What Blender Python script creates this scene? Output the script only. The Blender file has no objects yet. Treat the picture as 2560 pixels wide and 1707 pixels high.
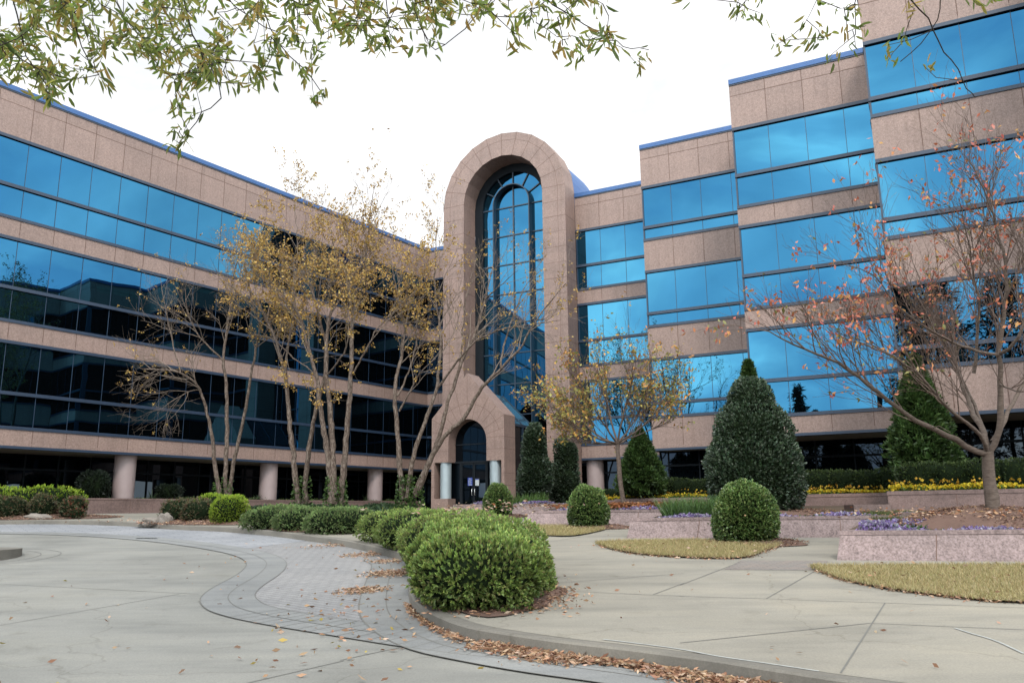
import bpy, math, random
import numpy as np
from mathutils import Vector, Matrix
random.seed(7); RNG = np.random.default_rng(11)
scene = bpy.context.scene
COL = scene.collection
R = math.radians

# ------------------------------------------------------------------ objects
def tag(o, label=None, cat=None, group=None, kind=None):
    if label: o['label'] = label
    if cat: o['category'] = cat
    if group: o['group'] = group
    if kind: o['kind'] = kind
    return o

def thing(name, label, cat, loc=(0, 0, 0), group=None):
    o = bpy.data.objects.new(name, None); COL.objects.link(o)
    o.location = loc; o.empty_display_size = .3
    return tag(o, label, cat, group)

def put(name, me, parent=None, loc=None):
    o = bpy.data.objects.new(name, me); COL.objects.link(o)
    if parent is not None:
        o.parent = parent
        # mesh data are in world metres: undo the parent's offset
        p = parent; off = Vector((0, 0, 0))
        while p is not None:
            off += p.location; p = p.parent
        o.location = -off
    return o

def mesh_np(name, V, F, mats, parent=None, col=None, mi=None, smooth=False):
    """V (n,3) array, F (m,k) array or list of faces"""
    V = np.asarray(V, dtype=np.float32).reshape(-1, 3)
    me = bpy.data.meshes.new(name)
    if isinstance(F, np.ndarray):
        m, k = F.shape
        me.vertices.add(len(V)); me.vertices.foreach_set('co', V.ravel())
        me.loops.add(m * k); me.polygons.add(m)
        me.loops.foreach_set('vertex_index', F.astype(np.int32).ravel())
        me.polygons.foreach_set('loop_start', np.arange(0, m * k, k, dtype=np.int32))
        me.polygons.foreach_set('loop_total', np.full(m, k, dtype=np.int32))
    else:
        me.from_pydata([tuple(v) for v in V], [], F)
    for mt in (mats if isinstance(mats, (list, tuple)) else [mats]): me.materials.append(mt)
    if mi is not None: me.polygons.foreach_set('material_index', np.asarray(mi, dtype=np.int32))
    if smooth: me.polygons.foreach_set('use_smooth', np.ones(len(me.polygons), dtype=bool))
    if col is not None:
        c = np.ones((len(V), 4), dtype=np.float32); c[:, :3] = col
        a = me.attributes.new('Col', 'FLOAT_COLOR', 'POINT'); a.data.foreach_set('color', c.ravel())
    me.update(calc_edges=True); me.validate()
    return put(name, me, parent)

class MB:
    """collects boxes, prisms and tubes into one mesh"""
    def __init__(s): s.v = []; s.f = []; s.m = []; s.sm = []; s.t = []; s.tint = 1.
    def add(s, V, F, mi=0, smooth=False):
        b = len(s.v); s.v += [tuple(p) for p in V]; s.t += [s.tint] * len(V)
        for f in F: s.f.append(tuple(i + b for i in f)); s.m.append(mi); s.sm.append(smooth)
    def hexa(s, P, mi=0):       # 8 points: bottom loop, top loop
        s.add(P, [(3, 2, 1, 0), (4, 5, 6, 7), (0, 1, 5, 4), (1, 2, 6, 5), (2, 3, 7, 6), (3, 0, 4, 7)], mi)
    def box(s, x0, x1, y0, y1, z0, z1, mi=0):
        s.hexa([(x0, y0, z0), (x1, y0, z0), (x1, y1, z0), (x0, y1, z0), (x0, y0, z1), (x1, y0, z1), (x1, y1, z1), (x0, y1, z1)], mi)
    def wbox(s, W, s0, s1, t0, t1, z0, z1, mi=0):   # box in a wall frame
        s.hexa([W(s0, t1, z0), W(s1, t1, z0), W(s1, t0, z0), W(s0, t0, z0), W(s0, t1, z1), W(s1, t1, z1), W(s1, t0, z1), W(s0, t0, z1)], mi)
    def quad(s, a, b, c, d, mi=0): s.add([a, b, c, d], [(0, 1, 2, 3)], mi)
    def tube(s, P, rad, n=8, mi=0, smooth=True, caps=True):
        V, F = tube_np(P, rad, n)
        s.add(V.tolist(), F.tolist(), mi, smooth)
        if caps:
            b = len(s.v) - n; s.f.append(tuple(range(b, b + n))); s.m.append(mi); s.sm.append(False)
    def cyl(s, x, y, z0, z1, r, n=24, mi=0, r2=None):
        r2 = r if r2 is None else r2
        V = [(x + r * math.cos(a), y + r * math.sin(a), z0) for a in np.linspace(0, 2 * math.pi, n, endpoint=False)]
        V += [(x + r2 * math.cos(a), y + r2 * math.sin(a), z1) for a in np.linspace(0, 2 * math.pi, n, endpoint=False)]
        s.add(V, [(i, (i + 1) % n, n + (i + 1) % n, n + i) for i in range(n)], mi, True)
        s.add(V[n:], [tuple(range(n))], mi); s.add(V[:n], [tuple(reversed(range(n)))], mi)
    def build(s, name, mats, parent=None):
        o = mesh_np(name, s.v, s.f, mats, parent)
        o.data.polygons.foreach_set('material_index', np.array(s.m, dtype=np.int32))
        o.data.polygons.foreach_set('use_smooth', np.array(s.sm, dtype=bool))
        a = o.data.attributes.new('Tint', 'FLOAT', 'POINT'); a.data.foreach_set('value', np.array(s.t, dtype=np.float32))
        return o

def tube_np(P, rad, n=6):
    P = np.asarray(P, dtype=float); rad = np.asarray(rad, dtype=float) * np.ones(len(P))
    T = np.gradient(P, axis=0); T /= np.linalg.norm(T, axis=1)[:, None] + 1e-9
    ref = np.array([0.31, 0.87, 0.38]) if abs(T[0][1]) < .85 else np.array([.9, .1, .3])
    U = np.cross(T, ref); U /= np.linalg.norm(U, axis=1)[:, None] + 1e-9
    W = np.cross(T, U)
    a = np.linspace(0, 2 * math.pi, n, endpoint=False)
    V = P[:, None, :] + rad[:, None, None] * (np.cos(a)[None, :, None] * U[:, None, :] + np.sin(a)[None, :, None] * W[:, None, :])
    V = V.reshape(-1, 3)
    i = np.arange(len(P) - 1)[:, None] * n; j = np.arange(n)[None, :]; j2 = (j + 1) % n
    F = np.stack([i + j, i + j2, i + n + j2, i + n + j], axis=-1).reshape(-1, 4)
    return V, F

class Tubes:
    def __init__(s): s.V = []; s.F = []; s.n = 0
    def add(s, P, rad, n=5):
        V, F = tube_np(P, rad, n); s.V.append(V); s.F.append(F + s.n); s.n += len(V)
    def build(s, name, mat, parent=None):
        return mesh_np(name, np.vstack(s.V), np.vstack(s.F), mat, parent, smooth=True)

# ------------------------------------------------------------------ materials
def new_mat(name):
    m = bpy.data.materials.new(name); m.use_nodes = True
    nt = m.node_tree; b = nt.nodes['Principled BSDF']
    return m, nt, b
def N(nt, typ, **kw):
    n = nt.nodes.new(typ)
    for k, v in kw.items():
        if k in n.inputs: n.inputs[k].default_value = v
        else: setattr(n, k, v)
    return n
def L(nt, a, b): nt.links.new(a, b)
def ramp(nt, fac, stops):
    r = nt.nodes.new('ShaderNodeValToRGB')
    e = r.color_ramp.elements
    while len(e) < len(stops): e.new(.5)
    for i, (p, c) in enumerate(stops): e[i].position = p; e[i].color = (*c, 1)
    L(nt, fac, r.inputs['Fac']); return r.outputs['Color']
def coords(nt, scale=1.0):
    t = nt.nodes.new('ShaderNodeTexCoord')
    mp = nt.nodes.new('ShaderNodeMapping')
    mp.inputs['Scale'].default_value = scale if isinstance(scale, (tuple, list)) else (scale,) * 3
    L(nt, t.outputs['Object'], mp.inputs['Vector']); return mp.outputs['Vector']
def noise(nt, vec, scale, detail=4, rough=.55, dist=0.):
    n = N(nt, 'ShaderNodeTexNoise', Scale=scale, Detail=detail, Roughness=rough, Distortion=dist)
    L(nt, vec, n.inputs['Vector']); return n.outputs['Fac']
def mix(nt, fac, a, b, mode='MIX'):
    n = nt.nodes.new('ShaderNodeMix'); n.data_type = 'RGBA'; n.blend_type = mode
    for i, x in ((6, a), (7, b)):
        if isinstance(x, tuple): n.inputs[i].default_value = (*x, 1)
        else: L(nt, x, n.inputs[i])
    if isinstance(fac, float): n.inputs[0].default_value = fac
    else: L(nt, fac, n.inputs[0])
    return n.outputs[2]
def bump(nt, b, h, dist=.01, strength=.6):
    n = N(nt, 'ShaderNodeBump', Strength=strength, Distance=dist); L(nt, h, n.inputs['Height']); L(nt, n.outputs['Normal'], b.inputs['Normal'])

ALB = .47     # albedo scale: real-world reflectances under a bright overcast sky
def alb(c): return tuple(x * ALB for x in c)
def granite(name, c0, c1, speck=90., contrast=.5, stain=.35, rough=.55):
    c0, c1 = alb(c0), alb(c1)
    m, nt, b = new_mat(name); v = coords(nt)
    f = noise(nt, v, speck, 3, .7)
    base = ramp(nt, f, [(.30, tuple(x * (1 - contrast) for x in c0)), (.45, c0), (.56, c1), (.72, tuple(min(1, x * 1.35) for x in c1))])
    f2 = noise(nt, v, speck * .33, 2)
    base = mix(nt, .25, base, ramp(nt, f2, [(.35, tuple(x * .6 for x in c0)), (.65, tuple(min(1, x * 1.25) for x in c1))]))
    big = noise(nt, coords(nt, (.55, .55, 1.6)), .8, 5, .6)
    st = ramp(nt, big, [(.3, (1 - stain,) * 3), (.65, (1.06, 1.05, 1.04))])
    base = mix(nt, 1.0, base, st, 'MULTIPLY')
    run = noise(nt, coords(nt, (3.2, 3.2, .22)), 1.6, 4, .6)
    base = mix(nt, 1.0, base, ramp(nt, run, [(.32, (.89, .88, .87)), (.48, (1., 1., 1.)), (.7, (1.04, 1.04, 1.04))]), 'MULTIPLY')
    ti = N(nt, 'ShaderNodeAttribute', attribute_name='Tint'); cb = nt.nodes.new('ShaderNodeCombineColor')
    for i_ in range(3): L(nt, ti.outputs['Fac'], cb.inputs[i_])
    base = mix(nt, 1.0, base, cb.outputs[0], 'MULTIPLY')
    L(nt, base, b.inputs['Base Color']); b.inputs['Roughness'].default_value = rough
    b.inputs['Specular IOR Level'].default_value = .35
    bump(nt, b, f, .004, .35)
    return m
def plain(name, c, rough=.5, metal=0., vary=.12, scale=3., spec=.5):
    c = alb(c) if not metal else c
    m, nt, b = new_mat(name); v = coords(nt)
    f = noise(nt, v, scale, 5)
    L(nt, ramp(nt, f, [(.3, tuple(x * (1 - vary) for x in c)), (.7, tuple(min(1, x * (1 + vary)) for x in c))]), b.inputs['Base Color'])
    b.inputs['Roughness'].default_value = rough; b.inputs['Metallic'].default_value = metal
    b.inputs['Specular IOR Level'].default_value = spec
    return m
def leafmat(name, rough=.5, trans=.25, spec=.35):
    m, nt, b = new_mat(name)
    a = N(nt, 'ShaderNodeAttribute', attribute_name='Col')
    L(nt, a.outputs['Color'], b.inputs['Base Color'])
    b.inputs['Roughness'].default_value = rough; b.inputs['Specular IOR Level'].default_value = spec
    if trans:
        t = nt.nodes.new('ShaderNodeBsdfTranslucent'); L(nt, a.outputs['Color'], t.inputs['Color'])
        mx = N(nt, 'ShaderNodeMixShader'); mx.inputs[0].default_value = trans
        out = nt.nodes['Material Output']
        L(nt, b.outputs[0], mx.inputs[1]); L(nt, t.outputs[0], mx.inputs[2]); L(nt, mx.outputs[0], out.inputs['Surface'])
    return m
def bark(name, c0, c1, c2, scale=(14, 14, 5), bumpd=.012):
    c0, c1, c2 = alb(c0), alb(c1), alb(c2)
    m, nt, b = new_mat(name); v = coords(nt, scale)
    f = noise(nt, v, 1.6, 6, .7, .6)
    L(nt, ramp(nt, f, [(.28, c0), (.47, c1), (.62, c2), (.75, c1)]), b.inputs['Base Color'])
    b.inputs['Roughness'].default_value = .9; b.inputs['Specular IOR Level'].default_value = .15
    bump(nt, b, f, bumpd, .8); return m
def mirror_glass(name, tint, base=(.006, .01, .014), rough=.01, wave=.0016, f0=.9):
    """reflective coated glass: a tinted mirror over a dark interior"""
    m, nt, b = new_mat(name); v = coords(nt)
    b.inputs['Metallic'].default_value = 1.; b.inputs['Roughness'].default_value = rough
    f = noise(nt, v, .55, 2, .5)
    L(nt, ramp(nt, f, [(.3, tuple(x * .94 for x in tint)), (.7, tuple(min(1, x * 1.05) for x in tint))]), b.inputs['Base Color'])
    h = noise(nt, v, 1.1, 1, .4)
    bump(nt, b, h, wave * 10, .1)
    e = nt.nodes.new('ShaderNodeBsdfDiffuse'); e.inputs['Color'].default_value = (*base, 1)
    mx = N(nt, 'ShaderNodeMixShader'); mx.inputs[0].default_value = f0
    L(nt, e.outputs[0], mx.inputs[1]); L(nt, b.outputs[0], mx.inputs[2]); L(nt, mx.outputs[0], nt.nodes['Material Output'].inputs['Surface'])
    return m
def concrete(name, c, dark=.75, warm=(1, 1, 1), speck=60.):
    c = alb(c)
    m, nt, b = new_mat(name); v = coords(nt)
    a = noise(nt, v, .35, 6, .6, .4); d = noise(nt, coords(nt, (.4, 1.8, 1)), .9, 5, .65); s = noise(nt, v, speck, 2, .7)
    base = ramp(nt, a, [(.3, tuple(x * dark for x in c)), (.55, c), (.75, tuple(min(1, x * 1.1 * w) for x, w in zip(c, warm)))])
    base = mix(nt, .8, base, mix(nt, 1.0, base, ramp(nt, d, [(.33, (.74, .75, .76)), (.5, (.97, .97, .97)), (.66, (1.1, 1.09, 1.06))]), 'MULTIPLY'))
    base = mix(nt, 1.0, base, ramp(nt, s, [(.3, (.86, .86, .86)), (.7, (1.1, 1.1, 1.1))]), 'MULTIPLY')
    blot = noise(nt, v, 1.7, 5, .65, .8)
    base = mix(nt, 1.0, base, ramp(nt, blot, [(.27, (.80, .79, .77)), (.40, (1., 1., 1.)), (.66, (1., 1., 1.)), (.74, (.86, .86, .87))]), 'MULTIPLY')
    vo = N(nt, 'ShaderNodeTexVoronoi', Scale=.22); vo.feature = 'DISTANCE_TO_EDGE'
    wv = N(nt, 'ShaderNodeVectorMath', operation='ADD'); nz = N(nt, 'ShaderNodeTexNoise', Scale=1.3, Detail=5); L(nt, v, nz.inputs['Vector']); L(nt, v, wv.inputs[0]); L(nt, nz.outputs['Color'], wv.inputs[1]); L(nt, wv.outputs[0], vo.inputs['Vector'])
    if speck >= 60: base = mix(nt, 1.0, base, ramp(nt, vo.outputs['Distance'], [(0., (.80, .79, .77)), (.0022, (1., 1., 1.))]), 'MULTIPLY')
    L(nt, base, b.inputs['Base Color']); b.inputs['Roughness'].default_value = .85; b.inputs['Specular IOR Level'].default_value = .25
    bump(nt, b, s, .003, .3); return m
def paver(name, c1, c2, mortar, w=.2, h=.1, rot=0.):
    c1, c2, mortar = alb(c1), alb(c2), alb(mortar)
    m, nt, b = new_mat(name)
    t = nt.nodes.new('ShaderNodeTexCoord'); mp = nt.nodes.new('ShaderNodeMapping'); mp.inputs['Rotation'].default_value = (0, 0, rot)
    L(nt, t.outputs['Object'], mp.inputs['Vector'])
    br = N(nt, 'ShaderNodeTexBrick', Scale=1.0); L(nt, mp.outputs['Vector'], br.inputs['Vector'])
    br.inputs['Brick Width'].default_value = w; br.inputs['Row Height'].default_value = h; br.inputs['Mortar Size'].default_value = .007
    br.inputs['Mortar Smooth'].default_value = .3; br.inputs['Bias'].default_value = -.1
    br.inputs['Color1'].default_value = (*c1, 1); br.inputs['Color2'].default_value = (*c2, 1); br.inputs['Mortar'].default_value = (*mortar, 1)
    v = coords(nt); a = noise(nt, v, .5, 5, .6); s = noise(nt, v, 45, 2, .7)
    base = mix(nt, 1.0, br.outputs['Color'], ramp(nt, a, [(.3, (.82, .83, .85)), (.7, (1.12, 1.11, 1.1))]), 'MULTIPLY')
    base = mix(nt, 1.0, base, ramp(nt, s, [(.3, (.85, .85, .85)), (.7, (1.12, 1.12, 1.12))]), 'MULTIPLY')
    L(nt, base, b.inputs['Base Color']); b.inputs['Roughness'].default_value = .85; b.inputs['Specular IOR Level'].default_value = .25
    inv = N(nt, 'ShaderNodeMath', operation='SUBTRACT'); inv.inputs[0].default_value = 1.; L(nt, br.outputs['Fac'], inv.inputs[1])
    bump(nt, b, inv.outputs[0], .008, .6); return m

M = {}
M['granite'] = granite('facade_granite', (.435, .288, .238), (.55, .388, .327), 42, .25, .07)
M['granite_arch'] = granite('arch_granite', (.405, .267, .219), (.51, .352, .297), 42, .25, .14)
M['granite_planter'] = granite('planter_granite', (.33, .235, .22), (.47, .345, .33), 30, .55, .2, .7)
M['granite_wall'] = granite('wall_granite', (.30, .195, .17), (.40, .27, .24), 36, .4, .4, .6)
M['joint'] = plain('panel_joint', (.22, .125, .095), .9)
M['coping'] = plain('blue_coping', (.05, .17, .46), .5, .0, .08)
M['rail'] = plain('dark_rail', (.034, .062, .115), .45, 0, .1)
M['frame_dark'] = plain('dark_frame', (.012, .017, .023), .75, 0, .1, 3., .2)
M['rail_blue'] = plain('blue_mullion', (.026, .055, .095), .45, 0, .1)  # blue of the arch mullions and vestibule frame
M['glass'] = mirror_glass('mirror_glass', (.030, .124, .208))
M['glass_dark'] = mirror_glass('dark_glass', (.022, .028, .036), f0=.8)
M['glass_roof'] = mirror_glass('roof_glass', (.08, .13, .16), (.04, .06, .08), .15, f0=.6)
M['soffit'] = plain('beige_soffit', (.42, .38, .30), .8)
M['column'] = plain('pink_column', (.56, .43, .41), .55, 0, .05)
M['steel'] = plain('grey_metal_column', (.30, .345, .36), .45, .35, .05)
M['concrete'] = concrete('driveway_concrete', (.405, .386, .346), .74)
M['plaza'] = concrete('plaza_concrete', (.46, .413, .34), .8, (1.02, 1, .96))
M['kerb'] = concrete('kerb_concrete', (.33, .295, .25), .6)
M['band'] = concrete('band_concrete', (.39, .382, .368), .8)
M['paver'] = paver('brick_paver', (.42, .40, .39), (.475, .45, .435), (.26, .245, .23), .22, .11, R(38))
M['paver_far'] = paver('large_paver', (.44, .435, .445), (.50, .492, .50), (.18, .19, .22), .6, .3, R(-35))
M['paver_red'] = paver('red_paver', (.42, .34, .29), (.36, .32, .29), (.24, .22, .19), .22, .11, R(-10))
M['gap'] = plain('joint_gap', (.23, .215, .19), .95)
M['white_line'] = plain('white_paint_line', (.58, .57, .53), .8, 0, .2, 20)
M['mulch'] = concrete('bark_mulch', (.24, .14, .105), .5, (1, 1, 1), 26.)
M['soil'] = concrete('planting_soil', (.17, .115, .075), .5, (1, 1, 1), 20.)
M['grass_base'] = concrete('dormant_turf', (.52, .42, .20), .7, (1, 1, 1), 40.)
M['leaf'] = leafmat('leaf_matte')
M['leaf_gloss'] = leafmat('leaf_glossy', .32, .12, .5)
M['leaf_thin'] = leafmat('leaf_backlit', .5, .6)
M['petal'] = leafmat('petal', .6, .3, .2)
M['deadleaf'] = leafmat('dead_leaf', .7, .1, .2)
M['core'] = plain('shaded_core', (.012, .02, .008), .95, 0, .4, 12, .05)
M['bark_birch'] = bark('birch_bark', (.06, .042, .032), (.16, .112, .085), (.38, .30, .245))
M['bark_twig'] = bark('birch_twig_bark', (.15, .11, .085), (.30, .23, .18), (.42, .33, .27), (20, 20, 8), .004)
M['bark_dark'] = bark('twig_bark', (.07, .045, .035), (.16, .11, .09), (.25, .19, .16), (20, 20, 8), .004)
M['bark_smooth'] = bark('smooth_bark', (.085, .06, .048), (.17, .125, .10), (.25, .19, .155), (6, 6, 30), .004)
M['twig_red'] = bark('red_twig', (.10, .065, .052), (.21, .145, .115), (.33, .24, .20), (20, 20, 8), .004)
M['bark_oak'] = bark('oak_bark', (.03, .025, .022), (.07, .055, .045), (.12, .10, .085), (12, 12, 6), .01)
M['rock'] = concrete('boulder', (.40, .34, .29), .6, (1, 1, 1), 12.)
M['blue_sign'] = plain('blue_notice', (.03, .07, .42), .5)
M['white_sign'] = plain('white_notice', (.75, .80, .80), .5)
M['black'] = plain('black_metal', (.02, .02, .022), .5)
M['chrome'] = plain('handle_metal', (.6, .6, .58), .3, .8)
M['bluegrey'] = plain('blue_grey_paint', (.09, .13, .17), .6)

# ------------------------------------------------------------------ wall frames
A_L = R(34.3); A_R = R(-62.78)
dL = (math.sin(A_L), math.cos(A_L)); nL = (math.cos(A_L), -math.sin(A_L))
dR = (-math.sin(A_R), -math.cos(A_R)); nR = (-math.cos(A_R), math.sin(A_R))
def frame(d, n, k):
    return lambda s, t, z: (d[0] * s + n[0] * (k + t), d[1] * s + n[1] * (k + t), z)
FLOOR = 1.78
HEAD, TRAN, SILL_N, SILL_T = 16.21, 14.23, 12.89, 13.58
TOP = 18.25

def facade(th, W, s0, s1, joints, tall, t_in=0., s_in=0., ground=True, roof=None, returns=False, flush=True, glass='glass'):
    """one flat wall of the building in frame W: granite bands, rails and mirror windows"""
    jj = [s0] + [j for j in joints if s0 + .05 < j < s1 - .05] + [s1]
    m = MB()
    def panels(z0, z1):
        for a, b in zip(jj[:-1], jj[1:]):
            m.tint = random.uniform(.93, 1.05); m.wbox(W, a + .004 * (a > s0), b - .004 * (b < s1), -.3, random.uniform(-.002, 0), z0, z1)
        m.tint = 1.
    panels(HEAD, 17.54); panels(17.552, TOP - .24)
    for j in jj[1:-1]: m.wbox(W, j - .011, j + .011, -.01, .003, HEAD + .13, TOP - .24, 1)
    for a, b in zip(jj[:-1], jj[1:]): m.wbox(W, a + .012, b - .012, -.01, .0025, 17.535, 17.557, 1)
    m.build('parapet', [M['granite'], M['joint']], th)
    m = MB(); m.wbox(W, s0, s1, -.4, .05, TOP - .2, TOP); m.wbox(W, s0, s1, -.38, .03, TOP - .26, TOP - .2, 1)
    m.build('coping', [M['coping'], M['rail']], th)
    sill = SILL_T if tall else SILL_N
    for f in range(3):
        o = -4. * f
        zt = sill + o; zb = HEAD + o - 4. if f < 2 else 4.29
        m = MB(); panels(zb, zt)
        for j in jj[1:-1]: m.wbox(W, j - .011, j + .011, -.01, .003, zb + .12, zt - .001, 1)
        m.build('spandrel', [M['granite'], M['joint']], th)
        rail = MB()
        rail.wbox(W, s0, s1, -.2, .03, HEAD + o - .12, HEAD + o - .001)
        rail.wbox(W, s0, s1, -.2, .03, TRAN + o - .065, TRAN + o + .065)
        rail.wbox(W, s0, s1, -.2, .035, zt + .001, zt + .12)
        if f == 2: rail.wbox(W, s0, s1, -.28, .025, 4.19, 4.288)
        rail.build('window_rail', M['rail'], th)
        for i, (a, b) in enumerate(zip(jj[:-1], jj[1:])):
            w = MB()
            for z0, z1 in ((zt + .1, TRAN + o - .05), (TRAN + o + .05, HEAD + o - .1)):
                e = [random.gauss(0, .0016) for _ in range(3)]
                w.quad(W(a + .006, -.06 + e[0], z0), W(b - .006, -.06 + e[1], z0), W(b - .006, -.06 + e[1] + e[2], z1), W(a + .006, -.06 + e[0] + e[2], z1))
            if i: w.wbox(W, a - .009, a + .009, -.12, -.048, zt + .1, HEAD + o - .1, 1)
            w.build('window', [M[glass], M['rail']], th)
    if returns: return
    if ground:
        t = -2.6 if not flush else -.9
        m = MB(); m.wbox(W, s0, s1, t - .4, -.285, 4.2, 4.285); m.build('soffit', M['soffit'], th)
        g = MB(); g.quad(W(s0, t, FLOOR), W(s1, t, FLOOR), W(s1, t, 4.2), W(s0, t, 4.2))
        g.wbox(W, s0, s1, t - .1, t + .04, 3.55, 3.63, 1)
        x = s0 + .4
        while x < s1: g.wbox(W, x - .025, x + .025, t - .1, t + .05, FLOOR, 4.2, 1); x += 1.35
        g.build('ground_floor_glazing', [M['glass_dark'], M['frame_dark']], th)
    m = MB(); m.wbox(W, s0 + .12, s1 - .12, -8.5, -.32, 4.6, TOP - 1.0); m.build('interior_shade', M['core'], th)  # solid dark box added so gaps and joints show no sky
    m = MB(); m.wbox(W, s0, s1, -9, -.42, TOP - .9, TOP - .5); m.build('roof', M['soffit'], th)

# ---- left wing
th = thing('office_wing', 'long left office wing with pink granite bands and blue mirror windows above round pink columns', 'building',
           (nL[0] * -32.77 + dL[0] * 20, nL[1] * -32.77 + dL[1] * 20, FLOOR))
WL = frame(dL, nL, -32.77)
facade(th, WL, 2.82, 39.2, [14.38 + 1.284 * i for i in range(-9, 25)], False, flush=False)
for s in (4.75, 12.3, 19.85, 27.4, 34.95):
    c = WL(s, -.62, 0); m = MB(); m.cyl(c[0], c[1], FLOOR, 4.2, .43, 40); m.cyl(c[0], c[1], 4.08, 4.195, .44, 40)
    m.build('column', M['column'], th)

# ---- stepped right blocks
def block(label, k, s0, s1, tall, ret, cols=(), flush=True):
    W = frame(dR, nR, k)
    t = thing('office_block', label, 'building', W((s0 + s1) / 2, 0, FLOOR), 'stepped blocks of the right office wing')
    facade(t, W, s0, s1, [s0 + 1.35 * (i + 1) for i in range(11)], tall, flush=flush, glass='glass_dark' if k < -42 else 'glass')  # rearmost block: darker glass stands in for its shaded corner
    if ret:
        d2 = (-nR[0], -nR[1]); n2 = (-dR[0], -dR[1])
        W2 = frame(d2, n2, -s0)
        facade(t, W2, -k + .31, -k + 4.06, [-k + .31 + 1.25 * (i + 1) for i in range(3)], tall, returns=True)
        m = MB(); m.wbox(W, s0 + .001, s0 + .06, -.315, -.02, 4.3, HEAD - .1); m.build('corner_post', M['rail'], t)
    for s, tt in cols:
        c = W(s, tt, 0); m = MB(); m.cyl(c[0], c[1], FLOOR, 4.2, .43, 40); m.build('column', M['column'], t)
    return t
block('narrow dark office block tucked in the corner behind the big arch', -42.48, -31.0, -15.98, False, False)
block('rear stepped office block right beside the big arch, with narrow granite bands', -38.48, -15.955, -10.98, False, True, ((-15.5, -.62),))
block('second stepped office block from the arch, with tall granite bands', -34.46, -10.98, -5.96, True, True)
block('third stepped office block from the arch, behind the conical holly, with narrow granite bands', -30.5, -5.96, -.89, False, True, (), False)
block('nearest stepped office block at the right edge, with tall granite bands behind the red-leaved tree', -26.42, -.89, 4.17, True, True, (), False)
block('office block beyond the right edge of the view, with narrow granite bands', -22.42, 4.17, 9.2, False, True, (), False)

# ---- big arch
SC = -19.65; SPR = 18.36; RO_, RI_ = 3.69, 2.39
WA = frame(dR, nR, -37.2)
def arc_pts(r, n=12, z0=FLOOR):
    P = [(SC - r, z0)] + [(SC - r * math.cos(math.pi * i / n), SPR + r * math.sin(math.pi * i / n)) for i in range(n + 1)] + [(SC + r, z0)]
    return P
arch = thing('entrance_arch', 'tall round-topped pink granite arch framing a blue glass window', 'arch', WA(SC, 0, FLOOR))
def ring(mb, W, r0, r1, t0, t1, n=12, z0=FLOOR, mi=0):
    Po, Pi = arc_pts(r1, n, z0), arc_pts(r0, n, z0); k = len(Po)
    V = [W(s, t1, z) for s, z in Po] + [W(s, t1, z) for s, z in Pi] + [W(s, t0, z) for s, z in Po] + [W(s, t0, z) for s, z in Pi]
    F = []
    for i in range(k - 1):
        F += [(k + i, k + i + 1, i + 1, i), (i, i + 1, 2 * k + i + 1, 2 * k + i), (k + i + 1, k + i, 3 * k + i, 3 * k + i + 1), (2 * k + i, 2 * k + i + 1, 3 * k + i + 1, 3 * k + i)]
    mb.add(V, F, mi)
m = MB(); ring(m, WA, RI_, RO_, -1.25, 0)
def seg_strip(mb, W, a, b, w, t, mi=1):
    (s0, z0), (s1, z1) = a, b; L_ = math.hypot(s1 - s0, z1 - z0); px, pz = -(z1 - z0) / L_ * w / 2, (s1 - s0) / L_ * w / 2
    mb.hexa([W(s0 - px, t - .01, z0 - pz), W(s0 + px, t - .01, z0 + pz), W(s1 + px, t - .01, z1 + pz), W(s1 - px, t - .01, z1 - pz),
             W(s0 - px, t, z0 - pz), W(s0 + px, t, z0 + pz), W(s1 + px, t, z1 + pz), W(s1 - px, t, z1 - pz)], mi)
for i in range(13):
    a = math.pi * i / 12
    seg_strip(m, WA, (SC + RI_ * math.cos(a), SPR + RI_ * math.sin(a)), (SC + RO_ * math.cos(a), SPR + RO_ * math.sin(a)), .02, .003)
Ps = arc_pts(RO_ - .42)
for a, b in zip(Ps[:-1], Ps[1:]): seg_strip(m, WA, a, b, .016, .0025)
z = SPR - .83; i = 1
while z > 2.2:
    for sg in (-1, 1):
        x0, x1 = sorted((SC + sg * (RI_ + .001), SC + sg * (RO_ - .001)))
        m.wbox(WA, x0, x1, -.01, .0035, z - (.01 if i % 2 == 0 else .007), z + (.01 if i % 2 == 0 else .007), 1)
        if i % 2 == 0:
            xs = SC + sg * RO_; m.wbox(WA, *sorted((xs - sg * .01, xs + sg * .003)), -1.24, .0, z - .01, z + .01, 1)
            xs = SC + sg * RI_; m.wbox(WA, *sorted((xs + sg * .01, xs - sg * .003)), -1.24, .0, z - .01, z + .01, 1)
    z -= .83; i += 1
m.build('granite_surround', [M['granite_arch'], M['joint']], arch)
RG = 1.9; TG = -1.36
m = MB(); ring(m, WA, RG, RI_ + .0, -1.5, -1.26, 24); m.build('window_surround', M['frame_dark'], arch)
m = MB(); ring(m, WA, 1.075, 1.13, TG - .02, TG + .36, 24); m.build('inner_arch_frame', M['rail_blue'], arch)
m = MB()
for a in (30, 60, 90, 120, 150):
    ca, sa = math.cos(R(a)), math.sin(R(a))
    (s0, z0), (s1, z1) = (SC + 1.12 * ca, SPR + 1.12 * sa), (SC + 1.91 * ca, SPR + 1.91 * sa)
    w = .03; px, pz = -sa * w, ca * w
    m.hexa([W_ for W_ in (WA(s0 - px, TG - .02, z0 - pz), WA(s0 + px, TG - .02, z0 + pz), WA(s1 + px, TG - .02, z1 + pz), WA(s1 - px, TG - .02, z1 - pz),
            WA(s0 - px, TG + .07, z0 - pz), WA(s0 + px, TG + .07, z0 + pz), WA(s1 + px, TG + .07, z1 + pz), WA(s1 - px, TG + .07, z1 - pz))])
m.wbox(WA, SC - .03, SC + .03, TG - .02, TG + .06, FLOOR, SPR + 1.08)
zr = [SPR - .1 - 1.65 * i for i in range(10)]
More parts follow.
